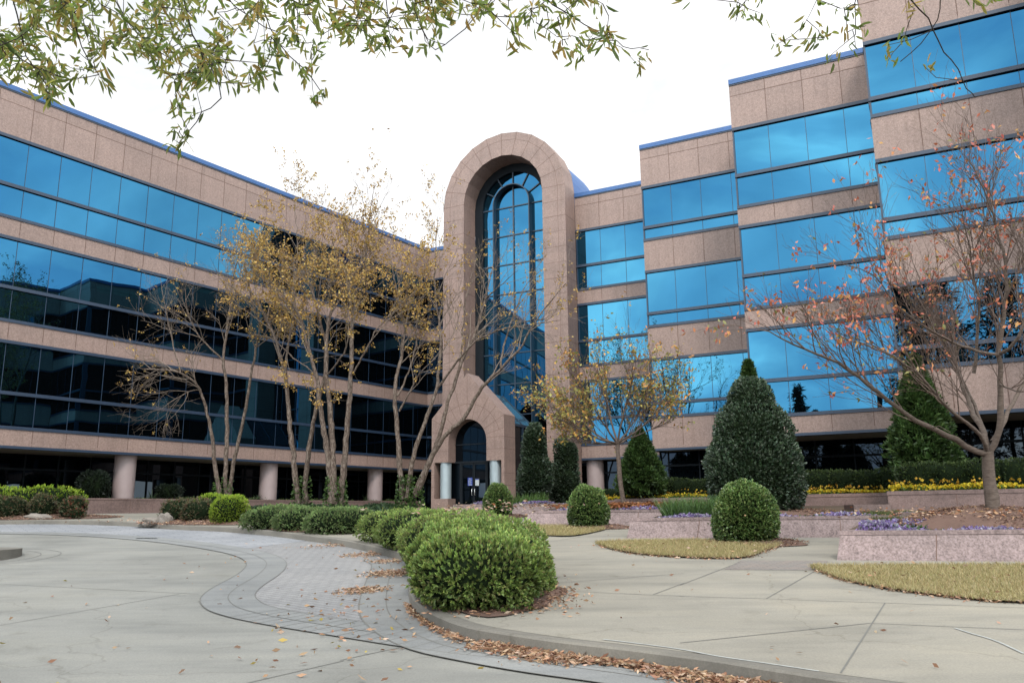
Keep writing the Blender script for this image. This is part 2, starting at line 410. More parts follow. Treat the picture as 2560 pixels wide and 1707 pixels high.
for z in zr:
    for a, b in ((-1.92, -1.12), (-1.08, -.031), (.031, 1.08), (1.12, 1.92)): m.wbox(WA, SC + a, SC + b, TG - .02, TG + .058, z - .03, z + .03)
m.build('mullion', M['rail_blue'], arch)
def pane(P, par, mat='glass', name='pane', ev=.002):
    e = [random.gauss(0, ev) for _ in P]
    m_ = MB(); m_.add([WA(s, TG + q * .6, z) for (s, z), q in zip(P, e)], [tuple(range(len(P)))]); m_.build(name, M[mat], par)
zr2 = zr + [FLOOR]
for z1, z0 in zip(zr2[:-1], zr2[1:]):
    for a, b in ((-1.92, -1.08), (-1.05, 0), (0, 1.05), (1.08, 1.92)):
        pane([(SC + a, z0), (SC + b, z0), (SC + b, z1), (SC + a, z1)], arch)
for i in range(6):
    a0, a1 = math.pi * i / 6, math.pi * (i + 1) / 6
    P = [(SC + 1.08 * math.cos(a), SPR + 1.08 * math.sin(a)) for a in np.linspace(a1, a0, 5)] + [(SC + 1.95 * math.cos(a), SPR + 1.95 * math.sin(a)) for a in np.linspace(a0, a1, 5)]
    pane(P, arch, ev=0)
for sg in (-1, 1):
    P = [(SC, SPR - .1), (SC + sg * 1.05, SPR - .1)] + [(SC + sg * 1.05 * math.cos(a), SPR + 1.05 * math.sin(a)) for a in np.linspace(0, math.pi / 2, 9)]
    pane(P if sg > 0 else P[::-1], arch, ev=0)
for a, b in ((-1.92, -1.08), (1.08, 1.92)):
    pane([(SC + a, SPR - .1), (SC + b, SPR - .1), (SC + b, SPR), (SC + a, SPR)], arch, ev=0)
# blue metal vault behind the arch
m = MB(); Po = arc_pts(3.45, 24, 17.6); k = len(Po)
V = [WA(s, -1.27, z) for s, z in Po] + [WA(s, -5.1, z) for s, z in Po]
m.add(V, [(i, i + 1, k + i + 1, k + i) for i in range(k - 1)] + [tuple(range(k, 2 * k))], 0)
m.build('vault_roof', M['coping'], arch)

# ---- entrance portal
WP = frame(dR, nR, -33.5)
portal = thing('entrance_portal', 'small gabled granite entrance portal with arched opening in front of the tall arch', 'portal', WP(SC, 0, FLOOR))
HW, IW, EAVE, APEX, IMP, PS, PD = 1.96, 1.03, 6.12, 8.19, 4.03, 4.97, -1.1
m = MB()
n = 16
arcP = [(SC - IW, IMP)] + [(SC - IW * math.cos(math.pi * i / n), PS + IW * math.sin(math.pi * i / n)) for i in range(n + 1)] + [(SC + IW, IMP)]
# front / back faces: fan quads between the arch and the outline
def outline(i):
    s, z = arcP[i]
    if i == 0: return (SC - HW, IMP)
    if i == len(arcP) - 1: return (SC + HW, IMP)
    a = math.atan2(z - PS, s - SC); a = min(max(a, 0), math.pi); ca, sa = math.cos(a), math.sin(a)
    t1 = HW / abs(ca) if abs(ca) > 1e-6 else 1e9
    # gable line: z = APEX - (APEX-EAVE)/HW*|s|
    t2 = (APEX - PS) / (sa + (APEX - EAVE) / HW * abs(ca)) if sa + abs(ca) > 0 else 1e9
    t = min(t1, t2); return (SC + t * ca, PS + t * sa)
out = [outline(i) for i in range(len(arcP))]
# snap the two outline points nearest to the eaves
for sg in (-1, 1):
    j = min(range(len(out)), key=lambda q: abs(out[q][0] - (SC + sg * HW)) + abs(out[q][1] - EAVE)); out[j] = (SC + sg * HW, EAVE)
k = len(arcP)
V = [WP(s, 0, z) for s, z in arcP] + [WP(s, 0, z) for s, z in out] + [WP(s, PD, z) for s, z in arcP] + [WP(s, PD, z) for s, z in out]
F = []
for i in range(k - 1):
    F += [(i, i + 1, k + i + 1, k + i), (2 * k + i + 1, 2 * k + i, 3 * k + i, 3 * k + i + 1), (i + 1, i, 2 * k + i, 2 * k + i + 1), (k + i, k + i + 1, 3 * k + i + 1, 3 * k + i)]
F += [(0, k, 3 * k, 2 * k), (k - 1, 3 * k - 1, 4 * k - 1, 2 * k - 1)]
m.add(V, F)
for sg in (-1, 1):
    a, b = sorted((SC + sg * HW, SC + sg * (HW - .16))); m.wbox(WP, a, b, PD, 0, FLOOR + .57, IMP - .001)
    a, b = sorted((SC + sg * HW, SC + sg * IW)); m.wbox(WP, a, b, PD, 0, FLOOR, FLOOR + .568)
    for z in (2.9, 3.45): a, b = sorted((SC + sg * (HW - .16), SC + sg * (HW + .003))); m.wbox(WP, a, b, PD + .01, .003, z - .007, z + .007, 1)
    for z in (4.55, 5.1):
        a, b = sorted((SC + sg * (IW + .01), SC + sg * (HW + .003))); m.wbox(WP, a, b, PD + .01, .003, z - .007, z + .007, 1)
for i in range(1, 12):
    a = math.pi * i / 12; ca, sa = math.cos(a), math.sin(a)
    t = min(HW / max(abs(ca), 1e-6), (APEX - PS) / (sa + (APEX - EAVE) / HW * abs(ca))) - .02
    seg_strip(m, WP, (SC + (IW + .01) * ca, PS + (IW + .01) * sa), (SC + t * ca, PS + t * sa), .016, .003)
Pm = [(SC + 1.75 * math.cos(a), PS + 1.75 * math.sin(a)) for a in np.linspace(.25, math.pi - .25, 17)]
for a, b in zip(Pm[:-1], Pm[1:]): seg_strip(m, WP, a, b, .016, .0025)
m.build('granite_surround', [M['granite_arch'], M['joint']], portal)
for sg in (-1, 1):
    c = WP(SC + sg * 1.34, -.3, 0); m = MB(); m.cyl(c[0], c[1], FLOOR + .57, IMP, .265, 40); m.build('column', M['steel'], portal)
# glazed screen and doors, 0.65 behind the front
TD = -.65
m = MB(); m.add([WP(s, TD - .02, z) for s, z in arcP], [tuple(range(len(arcP)))]); m.build('fanlight', M['glass_dark'], portal)
for a, b in ((-HW + .165, -.70), (.70, HW - .165)):
    m = MB(); m.quad(WP(SC + a, TD - .02, FLOOR), WP(SC + b, TD - .02, FLOOR), WP(SC + b, TD - .02, IMP), WP(SC + a, TD - .02, IMP)); m.build('sidelight', M['glass_dark'], portal)
m = MB()
for x in (-.72, .72): m.wbox(WP, SC + x - .04, SC + x + .04, TD - .05, TD + .04, FLOOR, IMP)
m.wbox(WP, SC - HW + .17, SC + HW - .17, TD - .06, TD + .05, IMP - .04, IMP + .05); m.wbox(WP, SC - IW + .01, SC + IW - .01, TD - .05, TD + .02, 4.85, 4.9)
m.build('door_frame', M['frame_dark'], portal)
for sg in (-1, 1):
    d = MB(); a, b = sorted((SC + sg * .012, SC + sg * .675))
    d.quad(WP(a + .05, TD - .01, FLOOR + .12), WP(b - .05, TD - .01, FLOOR + .12), WP(b - .05, TD - .01, IMP - .12), WP(a + .05, TD - .01, IMP - .12))
    for x0, x1, z0, z1 in ((a, a + .05, FLOOR, IMP - .05), (b - .05, b, FLOOR, IMP - .05), (a + .05, b - .05, FLOOR, FLOOR + .12), (a + .05, b - .05, IMP - .12, IMP - .05)):
        d.wbox(WP, x0, x1, TD - .03, TD + .03, z0, z1, 1)
    dr = d.build('door', [M['glass_dark'], M['frame_dark']], portal)
    h = MB(); x = SC + sg * .11
    c = [WP(x - sg * .03, TD + .03, 2.78), WP(x - sg * .03, TD + .09, 2.78), WP(x - sg * .03, TD + .09, 2.5), WP(x - sg * .03, TD + .03, 2.5)]
    h.tube(c, .016, 8); h.build('handle', M['chrome'], dr)
def notice(name, label, s0, s1, z0, z1, mat, bars, barmat):
    m = MB(); m.wbox(WP, s0, s1, TD + .031, TD + .04, z0, z1)
    for a, b, za, zb in bars: m.wbox(WP, a, b, TD + .04, TD + .043, za, zb, 1)
    tag(m.build(name, [M[mat], M[barmat]]), label, 'notice')
x0, x1 = SC - .32, SC - .07
notice('door_notice', 'blue notice with pale lines of print on the left entrance door', x0, x1, 2.94, 3.31, 'blue_sign',
       [(x0 + .06, x1 - .06, 3.25, 3.27)] + [(x0 + .03, x1 - .03 - .04 * (i % 2), 3.18 - .05 * i, 3.195 - .05 * i) for i in range(4)] + [(x0 + .05, x1 - .03, 2.965, 2.995)], 'white_sign')
x0, x1 = SC + .09, SC + .29
notice('door_notice', 'white notice with a pale blue heading on the right entrance door', x0, x1, 2.93, 3.25, 'white_sign', [(x0 + .005, x1 - .005, 3.20, 3.245)], 'blue_sign')

# ---- glass vestibule between portal and arch
vest = thing('glass_vestibule', 'glass roofed vestibule sloping down behind the granite portal', 'vestibule', WP(SC, -2, FLOOR))
VH, VE, VA = 1.72, 5.82, 7.5
m = MB()
for sg in (-1, 1):
    m.quad(WP(SC, -1.12, VA), WP(SC + sg * VH, -1.12, VE), WP(SC + sg * VH, -3.68, VE), WP(SC, -3.68, VA))
m.build('roof', M['glass_roof'], vest)
m = MB()
for sg in (-1, 1): m.quad(WP(SC + sg * (VH - .05), -1.12, FLOOR), WP(SC + sg * (VH - .05), -3.68, FLOOR), WP(SC + sg * (VH - .05), -3.68, VE), WP(SC + sg * (VH - .05), -1.12, VE))
m.build('side_glass', M['glass_dark'], vest)
m = MB()
for sg in (-1, 1):
    xs = sorted((SC + sg * (VH - .1), SC + sg * (VH + .03)))
    m.wbox(WP, *xs, -3.68, -1.12, VE - .1, VE + .02)
    for t in (-1.2, -2.4, -3.62): m.wbox(WP, *xs, t - .04, t + .04, FLOOR, VE - .1)
    for t in (-2.4, -3.62): m.hexa([WP(SC, t - .03, VA - .05), WP(SC + sg * VH, t - .03, VE - .05), WP(SC + sg * VH, t + .03, VE - .05), WP(SC, t + .03, VA - .05), WP(SC, t - .03, VA + .04), WP(SC + sg * VH, t - .03, VE + .04), WP(SC + sg * VH, t + .03, VE + .04), WP(SC, t + .03, VA + .04)])
m.build('frame', M['rail_blue'], vest)

# ------------------------------------------------------------------ ground
SL = .055
def gd(y): return max(0., min(SL * y, 1.66))
def gpz(y): return max(.02, min(SL * y + .12, FLOOR))
def strip_mesh(name, polys, zf, mat, dz=0., kind='structure', label=None, cell=.8):
    """flat polygon(s) draped on the sloping ground: triangulated, cut along y so it follows the slope"""
    import bmesh
    bm = bmesh.new()
    for P in polys:
        vs = [bm.verts.new((x, y, 0)) for x, y in P]
        bm.faces.new(vs).normal_update()
    bmesh.ops.triangulate(bm, faces=bm.faces[:])
    ys = [v.co.y for v in bm.verts]
    for cut in (0., (1.66) / SL, (FLOOR - .12) / SL):
        if min(ys) < cut < max(ys):
            g = bm.verts[:] + bm.edges[:] + bm.faces[:]
            bmesh.ops.bisect_plane(bm, geom=g, plane_co=(0, cut, 0), plane_no=(0, 1, 0))
    for v in bm.verts: v.co.z = zf(v.co.y) + dz
    bmesh.ops.recalc_face_normals(bm, faces=bm.faces[:])
    if sum(f.normal.z for f in bm.faces) < 0: bmesh.ops.reverse_faces(bm, faces=bm.faces[:])
    me = bpy.data.meshes.new(name); bm.to_mesh(me); bm.free(); me.materials.append(mat)
    o = put(name, me)
    if kind: tag(o, kind=kind)
    return o
strip_mesh('driveway', [[(-400, -400), (400, -400), (400, 700), (-400, 700)]], gd, M['concrete'], -.01)
KERB = [(2.288,6.049,0.453),(2.053,6.242,0.463),(1.846,6.415,0.473),(1.586,6.657,0.486),(1.294,6.868,0.498),(0.845,7.178,0.515),(0.378,7.45,0.53),(-0.129,7.857,0.552),(-0.479,8.175,0.57),(-0.815,8.821,0.605),(-1.041,9.442,0.639),(-1.176,9.964,0.668),(-1.325,10.864,0.718),(-1.516,12.356,0.8),(-1.75,14.337,0.909),(-1.939,15.025,0.946),(-2.44,15.928,0.996),(-3.054,17.051,1.058),(-3.725,18.16,1.119),(-4.573,19.15,1.173),(-5.744,20.607,1.253),(-6.763,21.577,1.307),(-7.844,22.528,1.359),(-9.07,23.166,1.394),(-10.26,24.068,1.444)]
KERB = [(9., 2.4), (6.5, 3.6), (4.2, 4.85), (3.1, 5.5)] + [(p[0], p[1]) for p in KERB] + [(-10.9, 24.75), (-13.6, 26.25), (-16., 26.6), (-30, 27.)]
def smooth(P, it=2):
    P = [np.array(p, float) for p in P]
    for _ in range(it):
        Q = [P[0]]
        for a, b in zip(P[:-1], P[1:]): Q += [a * .75 + b * .25, a * .25 + b * .75]
        P = Q + [P[-1]]
    return np.array(P)
KS = smooth(KERB)
def offset(P, d):
    T = np.gradient(P, axis=0); T /= np.linalg.norm(T, axis=1)[:, None]
    return P + d * np.stack([-T[:, 1], T[:, 0]], 1)      # d>0: to the left of travel (towards the driveway)
# which side is the driveway?  travelling from near right to far left the plaza lies on the right
PLZ = offset(KS, -.16)
strip_mesh('plaza', [[tuple(p) for p in PLZ] + [(-60, 27.5), (-60, 75), (60, 75), (60, 2.4)]], gpz, M['plaza'])
kv = []; kf = []
prof = [(0., None), (-.001, -.005), (-.02, .012), (-.165, .012), (-.17, -.15)]
for i, p in enumerate(KS):
    T = KS[min(i + 1, len(KS) - 1)] - KS[max(i - 1, 0)]; T /= np.linalg.norm(T); nn = np.array([-T[1], T[0]])
    for d, h in prof:
        q = p + nn * (d + .02); zt = gpz(p[1])
        kv.append((q[0], q[1], (gd(p[1]) - .05) if h is None else zt + h - .004))
m_ = len(prof)
for i in range(len(KS) - 1):
    for j in range(m_ - 1): kf.append((i * m_ + j, i * m_ + j + 1, (i + 1) * m_ + j + 1, (i + 1) * m_ + j))
tag(mesh_np('kerb', kv, kf, M['kerb'], smooth=False), kind='structure')
# brick paving between kerb and driveway concrete
OUT = [(-13.765,22.68,1.247),(-11.303,21.725,1.195),(-9.387,20.43,1.124),(-7.869,19.157,1.054),(-6.418,17.64,0.97),(-5.58,16.609,0.914),(-5.048,15.765,0.867),(-4.652,14.878,0.818),(-4.418,13.979,0.769),(-4.275,13.052,0.718),(-4.204,12.099,0.665),(-4.112,11.405,0.627),(-3.974,10.842,0.596),(-3.745,10.327,0.568),(-3.491,9.905,0.545),(-3.074,9.462,0.52),(-2.748,9.185,0.505),(-2.355,8.88,0.488),(-1.694,8.4,0.462),(-1.065,7.939,0.437),(-0.376,7.51,0.413),(0.243,7.249,0.399),(1.292,6.734,0.37)]
OUT = [(-45, 23.), (-20, 23.2)] + [(p[0], p[1]) for p in OUT] + [(3.3, 5.0), (5.8, 3.75), (8.4, 2.3)]
OS = smooth(OUT, 3)
IN1 = offset(OS, .33); IN2 = offset(OS, .66)
kr = [tuple(p) for p in offset(KS, -.05)]
pv = [tuple(p) for p in IN2]
strip_mesh('brick_paving', [pv + kr], gd, M['paver'], -.004)
far = [p for p in pv if p[1] > 17.5]; farK = [p for p in kr if p[1] > 19.2 and p[0] < -4.5]
strip_mesh('brick_paving', [far + farK], gd, M['paver_far'], -.001)
def ribbon(name, P0, P1, zf, mat, dz):
    k = len(P0); V = [(p[0], p[1], zf(p[1]) + dz) for p in P0] + [(p[0], p[1], zf(p[1]) + dz) for p in P1]
    o = mesh_np(name, V, [(i, i + 1, k + i + 1, k + i) for i in range(k - 1)], mat)
    if sum(f.normal.z for f in o.data.polygons) < 0: o.data.flip_normals()
    return tag(o, kind='structure')
ribbon('paving_band', OS, IN1, gd, M['band'], -.0005); ribbon('paving_band', IN1, IN2, gd, M['band'], .0005)
GU = offset(KS, .62); sel = [i for i in range(len(KS)) if KS[i][1] < 15.5 and KS[i][1] > 2.6]
ribbon('gutter', offset(KS, -.02)[sel], GU[sel], gd, M['band'], .0025)
# joints: thin recessed-looking dark lines, all in one sheet
JV = []; JF = []
def jline(P, w, zf, dz):
    P = np.array(P, float)
    if len(P) == 2: P = np.array([P[0] + (P[1] - P[0]) * t for t in np.linspace(0, 1, 12)])
    A, B = offset(P, w / 2), offset(P, -w / 2); b = len(JV); k = len(P)
    for Q in (A, B): JV.extend([(q[0], q[1], zf(q[1]) + dz) for q in Q])
    JF.extend([(b + k + i, b + k + i + 1, b + i + 1, b + i) for i in range(k - 1)])
for P in (OS, IN1, IN2): jline(P, .011, gd, .003)
jline(GU[sel], .016, gd, .0045); jline(offset(KS, .3)[sel], .014, gd, .0046)
# soldier-course joints across the band near the camera
acc = 0.
for i in range(1, len(OS)):
    acc += np.linalg.norm(OS[i] - OS[i - 1])
    if OS[i][1] < 9.6 and acc > .17 and OS[i][0] < 6:
        jline([tuple(IN1[i]), tuple(IN2[i])], .009, gd, .0034); jline([tuple(OS[i]), tuple(IN1[i])], .009, gd, .0036); acc = 0.
for P in [[(-5.495,9.235,0.508),(-4.435,11.363,0.625)],[(-7.535,12.551,0.69),(-4.432,11.428,0.629)],[(-4.432,11.428,0.629),(-4.162,11.331,0.623)],[(-2.084,6.671,0.367),(-1.456,7.419,0.408)],[(-1.494,7.437,0.409),(-1.049,7.919,0.436)]]:
    jline([(p[0], p[1]) for p in P], .012, gd, -.006)
for P in [[(2.066,10.735,0.71),(3.551,13.278,0.85)],[(2.805,9.615,0.649),(4.212,11.992,0.78)],[(1.891,9.859,0.662),(2.802,9.605,0.648)],[(2.802,9.605,0.648),(5.212,8.85,0.607)],[(2.325,6.272,0.465),(3.961,9.237,0.628)],[(1.388,7.339,0.524),(3.323,8.118,0.566)],[(3.323,8.118,0.566),(4.529,7.734,0.545)],[(0.423,10.994,0.725),(2.346,11.861,0.772)],[(0.418,10.422,0.693),(1.6,9.967,0.668)],[(1.604,9.989,0.669),(2.155,10.926,0.721)],[(1.6,9.967,0.668),(1.936,9.856,0.662)],[(0.73,17.02,1.056),(1.429,18.054,1.113)],[(0.662,14.926,0.941),(1.88,15.448,0.97)]]:
    jline([(p[0], p[1]) for p in P], .013, gpz, .004)
o = mesh_np('pavement_joints', JV, JF, M['gap']); tag(o, kind='structure')
P = smooth([(p[0], p[1]) for p in [(0.76,7.509,0.533),(1.101,7.278,0.52),(1.368,7.075,0.509),(1.571,6.824,0.495),(1.805,6.647,0.486),(2.186,6.321,0.468)]])
ribbon('painted_line', offset(P, .012), offset(P, -.012), gpz, M['white_line'], .006)
P = smooth([(p[0], p[1]) for p in [(3.967,7.833,0.551),(3.979,7.568,0.536),(4.027,7.32,0.523),(3.958,6.801,0.494)]])
ribbon('painted_line', offset(P, .012), offset(P, -.012), gpz, M['white_line'], .006)
strip_mesh('brick_threshold', [[(3.534,13.341),(4.846,13.214),(4.614,12.655),(4.245,12.056),(2.992,12.233)]], gpz, M['paver_red'], .004)

# far-left round kerbed island
m = MB(); zc = gd(16.2); m.cyl(-10.95, 16.1, zc - .3, zc + .16, 1.42, 64); o = m.build('kerbed_island', M['kerb']); tag(o, 'round raised concrete kerb edge of a planting island at the far left', 'kerb')
JV = []; JF = []
for r in (1.75, 2.1): jline([(-10.95 + r * math.cos(a), 16.1 + r * math.sin(a)) for a in np.linspace(-2.4, 2.4, 50)], .02, gd, -.006)
tag(mesh_np('island_joints', JV, JF, M['gap']), kind='structure')
dg = MB(); zg = gd(20.5); dg.box(-9.1, -8.62, 20.4, 20.6, zg - .02, zg + .006)
for i in range(5): dg.box(-9.07 + i * .09, -9.03 + i * .09, 20.42, 20.58, zg + .006, zg + .01)
tag(dg.build('drain_grate', M['black']), 'dark drain grate set in the brick paving', 'drain')

# lawns
def lawn(poly, name='lawn'):
    o = strip_mesh(name, [poly], gpz, M['grass_base'], .03, kind='structure')
    return o
LA = [(4.263,12.104),(4.199,11.548),(4.207,10.832),(4.382,10.189),(4.747,9.554),(5.291,8.98)] + [(9.5, 8.4), (9.5, 11.9), (6.9, 12.3), (4.36, 12.4)]
LB = [(1.583,16.048),(1.815,14.929),(2.205,14.165),(2.738,13.777),(3.102,13.591),(3.714,13.531),(4.433,14.902),(5.13,15.931),(3.935,16.534),(3.349,16.766),(1.687,16.646)]
LC = [(0.447,18.565),(0.662,18.343),(1.147,18.016),(1.603,18.608),(2.403,20.471),(1.134,21.161),(0.588,21.245)] + [(-.2, 21.2), (-.2, 18.8)]
LA, LB, LC = smooth(LA + LA[:1], 2), smooth(LB + LB[:1], 2), smooth(LC + LC[:1], 2)
LA = [tuple(p) for p in LA[:-1]]; LB = [tuple(p) for p in LB[:-1]]; LC = [tuple(p) for p in LC[:-1]]
for P in (LA, LB, LC): lawn(P)
def in_poly(x, y, P):
    c = np.zeros(len(x), bool); j = len(P) - 1
    for i in range(len(P)):
        xi, yi = P[i]; xj, yj = P[j]
        cond = ((yi > y) != (yj > y)) & (x < (xj - xi) * (y - yi) / (yj - yi + 1e-12) + xi); c ^= cond; j = i
    return c
def sample_poly(P, n):
    P_ = np.array(P); lo, hi = P_.min(0), P_.max(0); out = np.zeros((0, 2))
    while len(out) < n:
        q = lo + RNG.random((n * 2, 2)) * (hi - lo); out = np.vstack([out, q[in_poly(q[:, 0], q[:, 1], P)]])
    return out[:n]
def pal(n, cols, jit=.18):
    c = np.array(cols)[RNG.integers(0, len(cols), n)]
    return ALB * np.clip(c * (1 + jit * (RNG.random((n, 1)) * 2 - 1)) * (1 + .06 * (RNG.random((n, 3)) * 2 - 1)), 0, 1)
def blades(name, pts, z0, h, w, cols, lean=.5, mat='leaf', kind='stuff', parent=None, label=None):
    n = len(pts); a = RNG.random(n) * 6.283; hh = h * (.5 + RNG.random(n)); l = lean * hh * RNG.random(n); b = RNG.random(n) * 6.283
    base = np.column_stack([pts, z0]); dx = np.column_stack([np.cos(a), np.sin(a), 0 * a]) * w / 2
    tip = base + np.column_stack([np.cos(b) * l, np.sin(b) * l, hh])
    V = np.stack([base - dx, base + dx, tip], 1).reshape(-1, 3); F = np.arange(3 * n).reshape(-1, 3)
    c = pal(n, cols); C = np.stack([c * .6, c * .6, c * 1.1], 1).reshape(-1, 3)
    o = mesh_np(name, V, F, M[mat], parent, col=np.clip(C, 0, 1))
    return tag(o, kind=kind) if kind else o
TURF = [(.78, .62, .29), (.70, .55, .25), (.84, .69, .36), (.64, .52, .22), (.66, .48, .22), (.50, .46, .17)]
gz_ = np.vectorize(gpz)
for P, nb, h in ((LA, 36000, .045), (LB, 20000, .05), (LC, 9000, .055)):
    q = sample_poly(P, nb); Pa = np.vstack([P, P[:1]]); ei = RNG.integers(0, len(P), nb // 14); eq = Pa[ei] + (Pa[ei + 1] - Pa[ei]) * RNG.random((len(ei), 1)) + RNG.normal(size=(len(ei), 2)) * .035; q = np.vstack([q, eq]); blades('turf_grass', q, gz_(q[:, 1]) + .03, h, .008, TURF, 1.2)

# ------------------------------------------------------------------ planters and terrace
def terr(y): return min(.64 + .0457 * y, 1.92)
def planter(label, A, B, C, zt, batter=.13, cap=.3):
    """zig-zag planter wall: front from A to B (base line), side from A back to C (plan)"""
    t = thing('granite_planter', label, 'planter', (A[0], A[1], gpz(A[1])), 'battered granite planters along the plaza')
    A, B, C = [np.array(p, float) for p in (A, B, C)]
    u = (B - A) / np.linalg.norm(B - A); v = (C - A) / np.linalg.norm(C - A)
    inn = np.array([-u[1], u[0]]);  inn = inn if inn @ v > 0 else -inn
    sid = np.array([-v[1], v[0]]);  sid = sid if sid @ u > 0 else -sid
    # top outer corner
    At = A + inn * batter + u * (batter * .9); Bt = B + inn * batter; Ct = C + sid * batter * .6
    th = .26
    def corner(off):   # point offset from both outer top edges
        # solve At + a*u + b*v with distances off from each edge
        s_ = abs(u[0] * v[1] - u[1] * v[0]); return At + (u + v) * off / s_
    Ai = corner(th); Bi = Bt + inn * th; Ci = Ct + sid * th
    zc = zt - .07
    def wall(P0, P1, Q0, Q1, I0, I1, name):
        m = MB(); zb0, zb1 = gpz(P0[1]) - .05, gpz(P1[1]) - .05
        f0 = 1 if name == 'front_wall' else 0
        V = [(P0[0], P0[1], zb0), (P1[0], P1[1], zb1), (I1[0], I1[1], zb1), (I0[0], I0[1], zb0), (Q0[0], Q0[1], zc), (Q1[0], Q1[1], zc), (I1[0], I1[1], zc), (I0[0], I0[1], zc)]
        m.hexa([tuple(p) for p in V])
        ln = np.linalg.norm(P1 - P0); x = 1.45
        while x < ln - .3:
            f = x / ln; b0 = P0 + (P1 - P0) * f; q0 = Q0 + (Q1 - Q0) * f; e = (P1 - P0) / ln * .008
            nn_ = (P0 - I0); nn_ = nn_ - e * (nn_ @ e) / (e @ e); nn_ /= np.linalg.norm(nn_); o_ = nn_ * .003
            zb = zb0 + (zb1 - zb0) * f
            m.quad((*(b0 - e + o_), zb), (*(b0 + e + o_), zb), (*(q0 + e + o_), zc), (*(q0 - e + o_), zc), 1); x += 1.45
        m.build(name, [M['granite_planter'], M['joint']], t)
        c = MB(); ov = .012
        w0 = (Q0 - I0); w0 /= np.linalg.norm(w0); w1 = (Q1 - I1); w1 /= np.linalg.norm(w1)
        c.hexa([(*p, zz_) for zz_ in (zc + .006, zt) for p in (Q0 + w0 * ov, Q1 + w1 * ov, I1, I0)])
        c.build('cap_stone', M['granite_planter'], t)
    wall(A, B, At, Bt, Ai, Bi, 'front_wall'); wall(A, C, At, Ct, Ai, Ci, 'side_wall')
    return At, Bt, Ct, Ai, Bi, Ci
P1 = planter('nearest granite planter at the right, under the red-leaved tree', (4.99, 13.25), (10.5, 12.35), (7.35, 17.02), 1.29)
P2 = planter('second granite planter, in front of the big conical holly', (2.32, 17.62), (8.6, 17.12), (4.1, 21.1), 1.5)
P3 = planter('third granite planter, under the small orange-leaved tree', (.25, 21.85), (4.9, 21.25), (1.75, 26.3), 1.69)
P4 = planter('farthest granite planter, beside the entrance portal', (-2.1, 27.2), (3.0, 26.4), (.2, 30.9), 1.93)
soil = [(4.9 + .35, 13.55), (10.5, 12.7), (22, 10), (30, 14), (16, 24), (12, 32), (2, 36), (-1.4, 33), (.1, 31), (-1.75, 27.4), (1.7, 26.9), (.6, 22.1), (4.2, 21.6), (2.7, 17.95), (7.4, 17.5)]
strip_mesh('planting_bed', [soil], terr, M['soil'], 0.)

# retaining walls with flowers, stepping with the blocks
def flower_wall(label, k, s0, s1, jog, zt=2.13):
    W = frame(dR, nR, k)
    t = thing('retaining_wall', label, 'wall', W((s0 + s1) / 2, 0, 1.5), 'stepped granite retaining walls below the right wing')
    m = MB(); m.wbox(W, s0, s1, -.3, 0, 1.2, zt - .1); x = s0 + 1.5
    while x < s1 - .1: m.wbox(W, x - .009, x + .009, -.01, .003, 1.3, zt - .001, 1); x += 1.5
    m.wbox(W, s0, s0 + .3, -jog, -.3, 1.2, zt - .1)
    m.build('wall_face', [M['granite_wall'], M['joint']], t)
    m = MB(); m.wbox(W, s0 - .012, s1, -.32, .012, zt - .094, zt); m.wbox(W, s0 - .012, s0 + .32, -jog, -.321, zt - .094, zt); m.build('cap_stone', M['granite_wall'], t)
    m = MB(); m.wbox(W, s0 - .25, s1, .002, .34, 1.1, terr(W(s0, 0, 0)[1]) + .1); m.build('step', M['granite_wall'], t)
    return W
W4 = flower_wall('nearest granite retaining wall with yellow flowers, behind the red-leaved tree', -22.7, -1.29, 5.5, 3.7, 2.06)
W3 = flower_wall('granite retaining wall with yellow flowers between conical holly and tall arborvitae', -26.7, -6.3, -1.31, 3.7, 2.1)
W2 = flower_wall('low granite retaining wall with yellow flowers behind the small orange-leaved tree', -30.7, -11.4, -6.32, 3.7, 2.14)
W1 = flower_wall('farthest granite retaining wall near the foot of the big arch', -34.7, -16.4, -11.42, 3.5, 2.16)
m = MB(); m.box(7.95, 9.35, 17.3, 17.7, 1.2, 1.56); tag(m.build('granite_kerb_block', M['granite_wall']), 'low granite block standing in the bed behind the near purple flowers', 'block')
m = MB(); m.box(8.2, 9.1, 20.35, 20.95, 1.3, 1.74); tag(m.build('granite_kerb_block', M['granite_wall']), 'low granite step block at the corner of the retaining wall', 'block')
upper = [W4(5.5, -.31, 0)[:2], W4(-1.0, -.31, 0)[:2], W3(-1.3, -.31, 0)[:2], W3(-6., -.31, 0)[:2], W2(-6.31, -.31, 0)[:2], W2(-11.1, -.31, 0)[:2], W1(-11.41, -.31, 0)[:2], W1(-16.2, -.31, 0)[:2], W1(-16.2, -3.4, 0)[:2], W2(-11.41, -3.4, 0)[:2], W2(-6.31, -3.4, 0)[:2], W3(-1.3, -3.4, 0)[:2], W4(5.5, -3.4, 0)[:2]]
strip_mesh('planting_bed', [[tuple(p) for p in upper]], lambda y: 2.06, M['soil'])

# left planter wall in front of the columns
WLp = frame(dL, nL, -32.55)
t = thing('planter_wall', 'long low granite planter wall running below the left wing columns', 'wall', WLp(25, 0, FLOOR))
m = MB(); m.wbox(WLp, 10.5, 38.0, -.25, 0, 1.5, 2.33); x = 12.
while x < 38: m.wbox(WLp, x - .009, x + .009, -.01, .003, 1.5, 2.33, 1); x += 2.57
m.build('wall_face', [M['granite_wall'], M['joint']], t)
m = MB(); m.wbox(WLp, 10.5, 38.0, -.27, .015, 2.335, 2.41); m.build('cap_stone', M['granite_wall'], t)
P = [WLp(10.5, -.26, 0)[:2], WLp(38, -.26, 0)[:2], WLp(38, -2.3, 0)[:2], WLp(10.5, -2.3, 0)[:2]]
strip_mesh('planting_bed', [P], lambda y: 2.3, M['soil'])

